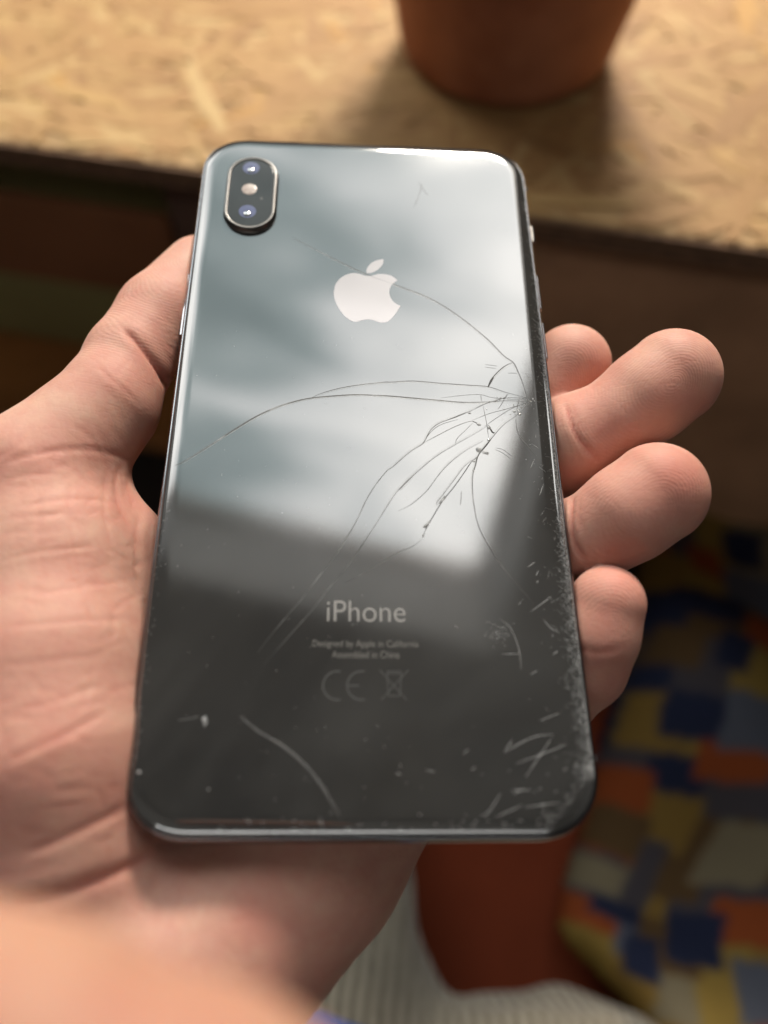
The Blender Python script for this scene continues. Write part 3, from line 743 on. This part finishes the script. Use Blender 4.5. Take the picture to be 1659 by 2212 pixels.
# cracks
m_crack = NT('crack_edge').set(Roughness=0.5); m_crack.b.inputs['Specular IOR Level'].default_value = 0.25
m_crack.base(m_crack.ramp(m_crack.noise(150, 3, .6, m_crack.obj()).outputs[0], [(.35, (.045, .044, .044)), (.55, (.12, .118, .115)), (.72, (.30, .30, .30))]))
m_crackd = plain('open_crack', (0.03, 0.03, 0.03), 0.6, spec=0.2, nscale=400, var=0.5)
m_scr = plain('scratched_glass', (0.46, 0.46, 0.46), 0.7, nscale=600, var=0.35)
A = (1150, 1000, 3.016); B = (500, 1050, 2.37); Cc = (700, 1350, 2.765); D = (1380, 1500, 3.686); E_ = (1000, 1900, 2.074); Ff = (350, 1900, 2.212)
cr = []
cr.append(([(633, 513), (700, 548), (790, 592), (862, 618), (930, 645), (990, 682), (1050, 730), (1088, 768)] + zc(*A, [(1065, 185), (1110, 270), (1150, 370), (1190, 500)]), 0.26))
c2 = zc(*B, [(30, 740), (80, 722), (200, 650), (340, 560), (480, 470), (600, 400), (720, 345), (840, 305), (975, 275), (1180, 257), (1300, 252), (1420, 256)]) + zc(*A, [(0, 485), (170, 500), (400, 520), (620, 538), (850, 535), (1000, 525), (1190, 530)])
cr.append((c2, 0.34)); 
cr.append((zc(*B, [(975, 275), (1040, 245), (1160, 210), (1300, 185), (1480, 165)]) + zc(*A, [(0, 360), (180, 350), (400, 368), (640, 385), (840, 400), (1000, 450), (1190, 500)]), 0.24))
cr.append((zc(*A, [(840, 405), (870, 340), (920, 280), (990, 220), (1065, 185)]), 0.28))
cr.append((zc(*A, [(1020, 465), (985, 500), (840, 545), (700, 610), (560, 670), (420, 720), (340, 780), (290, 870), (260, 910), (150, 980), (0, 1110)]) + zc(*Cc, [(1200, 80), (1110, 190), (1030, 320), (970, 450), (900, 580), (800, 740), (700, 870), (600, 1000), (500, 1130), (370, 1280), (230, 1450), (150, 1560)]), 0.2))
cr.append((zc(*A, [(270, 900), (400, 830), (560, 750), (700, 705), (760, 740)]), 0.18))
cr.append((zc(*A, [(1240, 520), (1100, 650), (980, 740), (890, 840), (760, 1000), (730, 1100), (710, 1180), (706, 1300), (720, 1450), (750, 1600), (800, 1720), (880, 1850)]) + zc(*D, [(160, 310), (260, 480), (380, 650), (480, 770), (600, 900), (680, 1000)]), 0.2))
cr.append((zc(*A, [(750, 1020), (640, 1100), (540, 1230), (450, 1350), (395, 1420), (400, 1455)]), 0.16))
cr.append((zc(*A, [(260, 1750), (180, 1810), (50, 1870)]) + zc(*Cc, [(1300, 740), (1100, 860), (940, 950), (850, 985)]), 0.14))
cr.append((zc(*A, [(850, 740), (720, 820), (560, 910), (380, 1020), (200, 1170), (60, 1310)]) + zc(*Cc, [(1420, 110), (1280, 250), (1180, 400), (1060, 590), (960, 740), (850, 890), (740, 1020), (600, 1200), (450, 1370), (300, 1540), (200, 1650)]), 0.18))
cr.append((zc(*A, [(800, 880), (640, 970), (500, 1080), (400, 1190), (320, 1300), (240, 1380), (150, 1450), (50, 1500)]), 0.17))
for q in ([(1190, 505), (1000, 500), (840, 545)], [(1200, 540), (1000, 600), (850, 640), (700, 700)], [(1220, 530), (1060, 590), (900, 690), (820, 750)], [(1190, 520), (900, 500), (770, 470), (600, 480), (430, 500)], [(555, 910), (570, 860), (640, 790), (710, 720)],
          [(1090, 640), (1095, 760), (1130, 850), (1200, 930), (1260, 1010)], [(910, 940), (980, 960), (1060, 1020)], [(905, 955), (970, 985), (1045, 1040)], [(800, 570), (830, 720), (850, 860)], [(780, 470), (785, 530)], [(1120, 500), (1100, 600), (1120, 650)],
          [(1010, 470), (960, 560), (930, 600)], [(820, 205), (925, 218)], [(818, 228), (915, 240)], [(1020, 280), (1100, 282)], [(610, 1320), (600, 1450)], [(260, 910), (340, 800), (430, 735), (580, 690)]):
    cr.append((zc(*A, q), 0.15))
cr.append((zc(*Ff, [(380, 465), (450, 455), (520, 440)]), 0.2)); cr.append((zc(*Ff, [(780, 440), (900, 540), (1050, 630), (1180, 740), (1290, 870), (1360, 980), (1420, 1080), (1440, 1130)]), 0.26))
ribbon('crack', zc(*Ff, [(790, 436), (910, 536), (1060, 626), (1190, 736), (1300, 866), (1368, 976), (1428, 1076)]), 0.07, m_scr, 0.03)
cr.append(([(903, 393), (925, 424)], 0.14)); cr.append(([(912, 395), (906, 420), (893, 450)], 0.14))
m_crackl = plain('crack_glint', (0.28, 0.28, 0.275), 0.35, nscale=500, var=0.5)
for i_, (p, wd_) in enumerate(cr):
    ribbon('crack', p, wd_ * 1.0, m_crack.m)
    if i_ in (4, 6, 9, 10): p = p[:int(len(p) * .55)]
    if i_ in (0, 1, 2, 3, 4, 6, 7, 9, 10): # pale ribbon along the far lip, its glint painted into the colour
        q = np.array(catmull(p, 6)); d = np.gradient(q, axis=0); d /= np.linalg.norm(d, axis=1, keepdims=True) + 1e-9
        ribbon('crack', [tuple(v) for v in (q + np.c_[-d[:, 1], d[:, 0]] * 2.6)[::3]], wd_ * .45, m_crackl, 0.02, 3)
for q, wd_ in (([(1020, 465), (985, 500), (840, 545), (760, 580), (680, 622)], 0.2), ([(890, 840), (830, 920), (760, 1005), (735, 1090), (712, 1170)], 0.26), ([(750, 1020), (690, 1075), (640, 1150), (540, 1290), (450, 1400), (380, 1510), (300, 1650), (265, 1735)], 0.26), ([(845, 405), (880, 340), (895, 320)], 0.45), ([(850, 740), (880, 800), (905, 810)], 0.5), ([(700, 705), (740, 720), (770, 745)], 0.3), ([(430, 715), (560, 665), (660, 625)], 0.14)):
    ribbon('crack', zc(*A, q), wd_, m_crackd, 0.02)
# shard chips lifted along the widest crack
m_chip = NT('glass_chip').set(Roughness=0.12, IOR=1.5); m_chip.base(m_chip.ramp(m_chip.noise(700, 3, .6, m_chip.obj()).outputs[0], [(.35, (.10, .10, .10)), (.65, (.45, .45, .45))]))
def chip(px, py, rx, ry, h=0.12, ang=0.0, seed=0):
    r_ = random.Random(seed); c = phl(px, py); n = 11; v = [(c[0] / 1000, c[1] / 1000, (HB + h) / 1000)]
    for i in range(n):
        a = 2 * math.pi * i / n; k = r_.uniform(.7, 1.15); x, y = rx * k * math.cos(a), ry * k * math.sin(a)
        X, Y = c[0] + x * math.cos(ang) - y * math.sin(ang), c[1] + x * math.sin(ang) + y * math.cos(ang); v.append((X / 1000, Y / 1000, (drop(X, Y) + .004) / 1000))
    link('chip', mesh('chip', v, [(0, 1 + i, 1 + (i + 1) % n) for i in range(n)]), m_chip.m, phone, smooth=False)
for k, (q, rx, ry, an) in enumerate((((760, 960), .55, .75, .6), ((820, 985), .8, .45, -.4), ((440, 1400), .3, 1.3, -.7), ((300, 1620), .35, 1.1, -.7), ((1125, 645), .35, .3, 0), ((1075, 620), .35, .3, 0), ((680, 635), .35, .22, 0), ((720, 1060), .4, .25, .5), ((850, 870), .4, .3, .6), ((715, 1140), .25, .3, 0), ((910, 530), .45, .25, .2), ((760, 735), .6, .3, -.5), ((850, 760), .3, .5, 0), ((270, 1720), .25, .4, 0))):
    x, y = zc(*A, [q])[0]; chip(x, y, rx, ry, 0.07, an, k)
for k in range(46):
    t_ = abs(random.gauss(0, .5)); x, y = zc(*A, [(1215 - 330 * t_ + random.gauss(0, 22), 525 + 170 * t_ * random.uniform(-.3, 1.6) + random.gauss(0, 14))])[0]
    chip(x, y, random.uniform(.06, .2), random.uniform(.05, .14), random.uniform(.02, .07), random.uniform(0, 3), 100 + k)
x, y = zc(*Ff, [(553, 470)])[0]; chip(x, y, .45, 1.0, .16, .1, 50); x, y = zc(*Ff, [(126, 803)])[0]; chip(x, y, .35, .35, .2, 0, 51); x, y = zc(*Ff, [(578, 913)])[0]; chip(x, y, .18, .16, .1, 0, 52)
# long scratches
for q in ([(640, 1080), (750, 1000), (870, 910)], [(330, 1535), (525, 1530)], [(640, 1755), (715, 1715)], [(310, 1160), (400, 1220), (450, 1300), (500, 1420), (530, 1560), (540, 1700)], [(780, 1160), (860, 1250), (960, 1310)], [(880, 1540), (940, 1500)], [(700, 690), (730, 630)], [(610, 595), (690, 540)], [(710, 770), (725, 735)], [(515, 1000), (540, 970)]):
    ribbon('scratch', zc(*D, q), 0.10 if len(q) != 6 else 0.08, m_scr, 0.03, 4)
for q in ([(990, 630), (1160, 540), (1290, 520)], [(990, 630), (1040, 555)], [(1060, 700), (1250, 630), (1370, 580)], [(1120, 780), (1200, 660), (1280, 540)], [(1200, 440), (1330, 390)], [(850, 1010), (890, 1000), (970, 880)], [(940, 1025), (1100, 950)], [(1030, 860), (1160, 860)], [(510, 738), (575, 750)], [(330, 755), (365, 765)], [(740, 640), (775, 610)], [(1110, 965), (1330, 935)], [(1045, 885), (1110, 850)], [(790, 740), (815, 718)]):
    ribbon('scratch', zc(*E_, q), 0.085, m_scr, 0.03, 4)
for q in ([(1220, 1120), (1255, 1040)], [(1300, 1360), (1335, 1260)], [(1240, 910), (1290, 945)]):
    ribbon('scratch', zc(*A, q), 0.1, m_scr, 0.03, 3)
# wear along the rim: many tiny nicks, one mass
VV, FF = [], []
def keep(x, y, m_=1.05):
    ax_, ay_ = 27.5, 67.55
    if abs(x) > ax_ and abs(y) > ay_:
        dx, dy = abs(x) - ax_, abs(y) - ay_; r = math.hypot(dx, dy); k = min(1.0, (11.2 - m_) / r); return math.copysign(ax_ + dx * k, x), math.copysign(ay_ + dy * k, y)
    return max(-38.7 + m_, min(38.7 - m_, x)), max(-78.75 + m_, min(78.75 - m_, y))
def nick(x, y, L, a, wd_):
    P = np.array([(x, y), (x + L * math.cos(a) / 2, y + L * math.sin(a) / 2 + random.gauss(0, .03)), (x + L * math.cos(a), y + L * math.sin(a))]); b0 = len(VV)
    P = np.array([keep(*q) for q in P])
    if np.linalg.norm(P[2] - P[0]) < .04: return
    v, f = ribbon_geo(P, wd_, 0.03); VV.extend(v); FF.extend([tuple(b0 + i for i in q) for q in f])
for k in range(4200):      # right-hand rim, worst below the impact
    y = random.uniform(-70, 24) if random.random() < .9 else random.uniform(20, 60)
    low = max(0.0, min(1.0, (-y - 5) / 40))
    depth = abs(random.gauss(0, 1)) * (0.35 + 0.9 * low) if random.random() < .93 else abs(random.gauss(0, 3.0))
    nick(37.9 - depth, y, (random.expovariate(1 / 0.3) + .1) * (1 + .8 * low), random.choice((0.5, 2.6, 1.2)) + random.gauss(0, .5), random.uniform(.02, .055))
for k in range(300):        # bottom right corner
    an = random.uniform(-1.5, 0); r = 10.2 - abs(random.gauss(0, 1.6)); nick(27.5 + r * math.cos(an), -67.5 + r * math.sin(an), random.uniform(.2, 1.1), random.gauss(.3, .5), random.uniform(.03, .07))
for k in range(120):         # left rim and bottom rim
    if random.random() < .6: nick(-37.6 + abs(random.gauss(0, .8)), random.uniform(-72, -20), random.uniform(.1, .5), random.gauss(0, .6), random.uniform(.05, .1))
    else: nick(random.uniform(-25, 30), -77.2 + abs(random.gauss(0, 1.0)), random.uniform(.2, 1.2), random.gauss(0, .3), random.uniform(.05, .1))
for k in range(150):        # loose specks on the glass
    nick(random.uniform(-35, 36), random.uniform(-75, 20), random.uniform(.05, .5), random.uniform(0, 3.1), random.uniform(.04, .08))
for k in range(70):
    x, y = zc(*D, [(random.gauss(300, 75), random.gauss(1290, 55))])[0]; q = phl(x, y); nick(q[0], q[1], random.uniform(.1, .5), random.gauss(0.2, .5), .07)
tag(link('rim_wear', mesh('rim_wear', VV, FF), m_scr, phone), kind='stuff')

# buttons and antenna lines
def side_button(name, x, y0, y1, proud, mat):
    sx = 1 if x > 0 else -1; a = 38.7 - 0.4; bb = 38.7 + proud
    lo = (min(sx * a, sx * bb) / 1000, y0 / 1000, -0.0014); hi = (max(sx * a, sx * bb) / 1000, y1 / 1000, 0.0014)
    return box(name, lo, hi, mat, phone, 0.00035)
qm = phl(1146, 487); side_button('mute_switch', 1, qm[1] - 2.6, qm[1] + 2.6, 0.75, m_ring)
for yy in (qm[1] - 17.5, qm[1] - 31): side_button('volume_button', 1, yy - 5, yy + 5, 0.5, m_steel)
qs = phl(408, 640); side_button('side_button', -1, qs[1] - 8.5, qs[1] + 8.5, 0.45, m_steel)
m_ant = plain('antenna_line', (0.05, 0.05, 0.055), 0.5)
for (sx, sy) in ((1, 1), (-1, 1), (1, -1), (-1, -1)):
    y = sy * 66; box('antenna_line', (sx * 0.03862 - .00009, (y - .5) / 1000, -.0024), (sx * 0.03862 + .00009, (y + .5) / 1000, .0024), m_ant, phone, 0)

# ------------------------------------------------------------------ seat, lap, patchwork cloth
def fabric(name, c, scale=900, rough=0.9, var=0.2):
    t = NT(name); t.set(Roughness=rough); t.b.inputs['Specular IOR Level'].default_value = 0.1; co = t.obj()
    n = t.noise(scale, 3, 0.6, co); n2 = t.noise(14, 3, 0.5, co)
    a = t.ramp(n.outputs[0], [(.3, tuple(x * (1 - var) for x in c)), (.7, tuple(x * (1 + var) for x in c))])
    t.base(t.mix(t.ramp(n2.outputs[0], [(.4, (0, 0, 0)), (.7, (.35,) * 3)]), a, tuple(x * .6 for x in c))); t.bump(n.outputs[0], .5, .0006); return t.m
m_red = fabric('rust_red_upholstery', (0.175, 0.036, 0.015))
seat = empty('chair', (0.08, 0.0, 0)); tag(seat, 'rust red upholstered seat under the lap, between trousers and patchwork cloth', 'chair')
ZS = 0.43
def cushion(name, lo, hi, mat, parent, bev):
    o = box(name, lo, hi, mat, parent, 0); bm = bmesh.new(); bm.from_mesh(o.data)
    bmesh.ops.bevel(bm, geom=bm.edges[:], offset=bev, segments=5, affect='EDGES', profile=.5); bm.to_mesh(o.data); bm.free()
    o.data.polygons.foreach_set('use_smooth', [True] * len(o.data.polygons)); return o
cushion('seat', (-.36, -.42, ZS - .10), (.36, .20, ZS), m_red, seat, 0.03)
m_chleg = plain('chair_leg_wood', (0.06, 0.035, 0.022), 0.5)
for x in (-.33, .29):
    for y in (-.39, .13): box('leg', (x, y, 0), (x + .04, y + .04, ZS - .101), m_chleg, seat, .003)

def corduroy():
    t = NT('corduroy'); t.set(Roughness=0.95); t.b.inputs['Specular IOR Level'].default_value = 0.05
    t.b.inputs['Sheen Weight'].default_value = 0.3; co = t.obj()
    wv = t.n('ShaderNodeTexWave', wave_type='BANDS', bands_direction='X'); wv.inputs['Scale'].default_value = 48; wv.inputs['Distortion'].default_value = 1.2; wv.inputs['Detail'].default_value = 2; wv.inputs['Detail Scale'].default_value = 2
    t.l(t.map(co, (1, 1, 1), (0, 0, 0.12)), wv.inputs['Vector']); n = t.noise(700, 3, .6, co)
    f = t.math('MULTIPLY_ADD', wv.outputs['Fac'], .7, t.math('MULTIPLY', n.outputs[0], .35))
    t.base(t.ramp(f, [(.15, (.10, .085, .06)), (.45, (.24, .21, .155)), (.8, (.42, .37, .29))])); t.bump(f, .8, .0015); return t.m
m_cord = corduroy()
def lapz(px, py, z): return (on_z(px, py, z) - CAM) @ M * 1000
LEG1 = [(lapz(640, 1500, .45), 62), (lapz(600, 1900, .475), 70), (lapz(640, 2250, .48), 76), (lapz(800, 2700, .48), 82)]
LEG2 = [(lapz(1560, 2560, .44), 66), (lapz(1250, 2530, .465), 74), (lapz(1080, 2560, .475), 78), (lapz(980, 2800, .48), 82)]
FOLD = [(lapz(1010, 2310, .515), 15), (lapz(1120, 2275, .52), 16), (lapz(1300, 2265, .515), 15)]
def lap_sdf(P):
    d = smin(chain(P, LEG1, 20), chain(P, LEG2, 20), 14); d = smin(d, chain(P, FOLD, 8), 18)
    return d + 2.2 * np.sin(P[:, 0] * .07 + P[:, 1] * .05) * np.sin(P[:, 1] * .06 + 1) + 1.1 * np.sin(P[:, 0] * .16 - P[:, 1] * .11)
allp = np.array([p for p, r in LEG1 + LEG2])
V, Qd = surface_nets(lap_sdf, allp.min(0) - 95, allp.max(0) + 95, 4.0); V = relax(V, Qd, 2); N = vnormals(V, Qd)
if (lap_sdf(V[:200] + N[:200]) - lap_sdf(V[:200] - N[:200])).mean() < 0: Qd = Qd[:, ::-1]
W = w(V); o0 = np.array([W[:, 0].mean(), W[:, 1].mean(), W[:, 2].min()])
lap = link('person', from_np('person', W - o0, Qd), m_cord); lap.location = o0
tag(lap, 'seated person, only the lap in pale grey corduroy trousers showing on the red seat', 'person')
m_blue = fabric('blue_knit', (0.03, 0.10, 0.32))
HEM = [(lapz(430, 2300, .60), 22), (lapz(640, 2335, .602), 22), (lapz(830, 2375, .598), 22)]
hs = lambda P: chain(P, HEM, 10); ap = np.array([p for p, r in HEM])
V, Qd = surface_nets(hs, ap.min(0) - 30, ap.max(0) + 30, 2.5); N = vnormals(V, Qd)
if (hs(V[:200] + N[:200]) - hs(V[:200] - N[:200])).mean() < 0: Qd = Qd[:, ::-1]
link('jumper_hem', from_np('jumper_hem', w(V) - o0, Qd), m_blue, lap)['label'] = 'blue jumper hem'

# patchwork cloth
PAL0 = {'m': (.25, .155, .04), 'o': (.30, .07, .02), 'n': (.022, .028, .062), 's': (.11, .118, .15), 'b': (.23, .19, .12), 'k': (.12, .07, .03), 'y': (.30, .20, .05), 'g': (.075, .066, .075)}
PAL = {k: tuple(x * .66 for x in c) for k, c in PAL0.items()}
BLOCKS = [((1560, 1655), (75, 50), 'o'), ((1640, 2010), (70, 55), 'o'), ((1300, 1998), (45, 35), 'o'), ((1350, 1950), (55, 40), 'n'), ((1480, 1560), (75, 45), 'n'), ((1530, 2030), (70, 60), 'n'), ((1610, 1590), (70, 60), 's'), ((1650, 2160), (60, 60), 's'),
          ((1300, 1880), (60, 40), 'b'), ((1270, 2060), (60, 45), 'y'), ((1430, 1760), (70, 50), 'm'), ((1480, 1880), (80, 50), 'k'), ((1600, 1850), (70, 60), 'b'), ((1620, 1480), (60, 50), 'y'), ((1330, 1780), (60, 45), 'k'), ((1500, 1320), (90, 40), 'n'), ((1640, 1390), (55, 40), 'o'), ((1540, 1190), (40, 35), 'o'), ((1430, 1420), (60, 40), 'k'), ((1560, 1440), (40, 40), 'n'), ((1640, 1160), (40, 40), 'n'), ((1450, 2140), (50, 45), 'b'), ((1390, 2060), (40, 45), 'n'), ((1400, 1870), (35, 80), 'g'), ((1340, 1690), (50, 40), 'o')]
PG = [(1470, 900), (1750, 820), (2300, 900), (2300, 2700), (1520, 2500), (1400, 2225), (1300, 2110), (1212, 1995), (1262, 1800), (1290, 1650), (1330, 1460), (1385, 1200)]
def inside(x, y, poly):
    c = np.zeros(x.shape, bool); n = len(poly)
    for i in range(n):
        (x0, y0), (x1, y1) = poly[i], poly[(i + 1) % n]
        k = ((y0 > y) != (y1 > y)) & (x < (x1 - x0) * (y - y0) / (y1 - y0 + 1e-9) + x0); c ^= k
    return c
def cloth():
    sm = catmull(PG + [PG[0]], 8)[:-1]; st = 9
    gx, gy = np.meshgrid(np.arange(1180, 2310, st), np.arange(810, 2710, st), indexing='ij')
    zc0 = 0.475; nx, ny = gx.shape
    P = np.array([on_z(a, b, zc0) for a, b in zip(gx.ravel(), gy.ravel())])
    # signed distance (px) to the outline for the rolled hem
    best = np.full(gx.size, 1e9); q = np.c_[gx.ravel(), gy.ravel()].astype(float)
    for i in range(len(sm)):
        a, b = sm[i], sm[(i + 1) % len(sm)]; d = b - a; t = np.clip(((q - a) @ d) / (d @ d + 1e-9), 0, 1); best = np.minimum(best, np.linalg.norm(q - a - t[:, None] * d, axis=1))
    ins = inside(q[:, 0], q[:, 1], [tuple(p) for p in sm])
    X, Y = P[:, 0], P[:, 1]
    fold = .020 * np.sin(14 * (X * .86 + Y * .5) * 2 + 1.1 * np.sin(Y * 9)) + .010 * np.sin(36 * (X * .5 - Y * .8) + 2) + .016 * np.sin(X * 17 - 1)
    P[:, 2] += fold - .035 * np.exp(-best / 45.)
    ok = ins.reshape(nx, ny); f = []; idx = np.arange(nx * ny).reshape(nx, ny)
    cell = ok[:-1, :-1] & ok[1:, :-1] & ok[1:, 1:] & ok[:-1, 1:]
    I = np.argwhere(cell); Qd = np.stack([idx[I[:, 0], I[:, 1]], idx[I[:, 0], I[:, 1] + 1], idx[I[:, 0] + 1, I[:, 1] + 1], idx[I[:, 0] + 1, I[:, 1]]], 1)
    # patch colours: woven rows of unequal blocks, with the blocks one can make out placed where they are
    cx_ = (gx[I[:, 0], I[:, 1]] + st / 2).astype(float); cy_ = (gy[I[:, 0], I[:, 1]] + st / 2).astype(float)
    a = math.radians(14); u = cx_ * math.cos(a) + cy_ * math.sin(a); v = -cx_ * math.sin(a) + cy_ * math.cos(a)
    u = u + 16 * np.sin(cy_ / 75) + 9 * np.sin(cx_ / 48 + 1); v = v + 15 * np.sin(cx_ / 85 + .5) + 8 * np.sin(cy_ / 52)
    row = np.floor(v / 112).astype(int); cols = np.zeros((len(I), 3)); keys = list('mkbnsogyk')
    for r in np.unique(row):
        rr = random.Random(int(r) * 13 + 5); k = row == r; e = []; x = -1000
        while x < 4000: x += rr.choice([80, 100, 130, 170]); e.append(x)
        cc = [PAL[rr.choice(keys)] for _ in e]; j = np.searchsorted(e, u[k]); cols[k] = np.array(cc)[np.clip(j, 0, len(cc) - 1)]
    for (bx_, by_), (hw, hh), c in BLOCKS:
        ub = bx_ * math.cos(a) + by_ * math.sin(a); vb = -bx_ * math.sin(a) + by_ * math.cos(a)
        cols[(np.abs(u - ub) < hw) & (np.abs(v - vb) < hh)] = PAL[c]
    used = np.unique(Qd); re = -np.ones(nx * ny, int); re[used] = np.arange(len(used))
    o0 = P[used].mean(0); me = from_np('patchwork_cloth', P[used] - o0, re[Qd])
    vc = np.zeros((len(used), 3)); nn_ = np.bincount(re[Qd].ravel(), minlength=len(used))[:, None]
    for k in range(3): vc[:, k] = np.bincount(re[Qd].ravel(), np.repeat(cols[:, k], 4), minlength=len(used))
    at = me.attributes.new('patch', 'FLOAT_COLOR', 'POINT'); at.data.foreach_set('color', np.c_[vc / nn_, np.ones(len(used))].astype(np.float32).ravel())
    t = NT('patchwork_print'); t.set(Roughness=.9); t.b.inputs['Specular IOR Level'].default_value = .1
    c = t.n('ShaderNodeAttribute', attribute_name='patch').outputs['Color']; n = t.noise(600, 3, .6, t.obj())
    t.base(t.mix(.25, c, t.ramp(n.outputs[0], [(.3, (.02, .02, .02)), (.7, (.3, .27, .2))]), 'MULTIPLY') if False else c); t.bump(n.outputs[0], .4, .0006)
    o = link('patchwork_cloth', me, t.m); o.location = o0
    md = o.modifiers.new('thick', 'SOLIDIFY'); md.thickness = .003; md.offset = -1
    tag(o, 'crumpled cloth printed with mustard, rust, navy and grey blocks beside the seat', 'cloth')
cloth()
# bench that carries the cloth
m_bench = plain('bench_wood', (0.07, 0.045, 0.03), 0.6, nscale=20)
bench = empty('bench', (0.42, 0.02, 0)); tag(bench, 'dark wooden bench under the patchwork cloth', 'bench')
box('seat', (-.22, -.5, .40), (.40, .42, .425), m_bench, bench, .004)
for x in (-.2, .34):
    for y in (-.46, .36): box('leg', (x, y, 0), (x + .04, y + .04, .399), m_bench, bench, .003)

# storage under the table, behind the thumb
m_olive = fabric('olive_canvas', (0.33, 0.27, 0.11)); 
sb = empty('storage_bag'); sb.matrix_world = TABLE @ Matrix.Translation((-0.36, 0.10, -0.312))
tag(sb, 'olive canvas storage bag on the shelf below the table top', 'bag')
cushion('body', (-.14, 0, 0), (.29, .22, .20), m_olive, sb, .03)
cushion('flap', (-.13, -.012, .11), (.28, -.002, .19), fabric('rust_canvas', (0.32, 0.13, 0.06)), sb, .004)
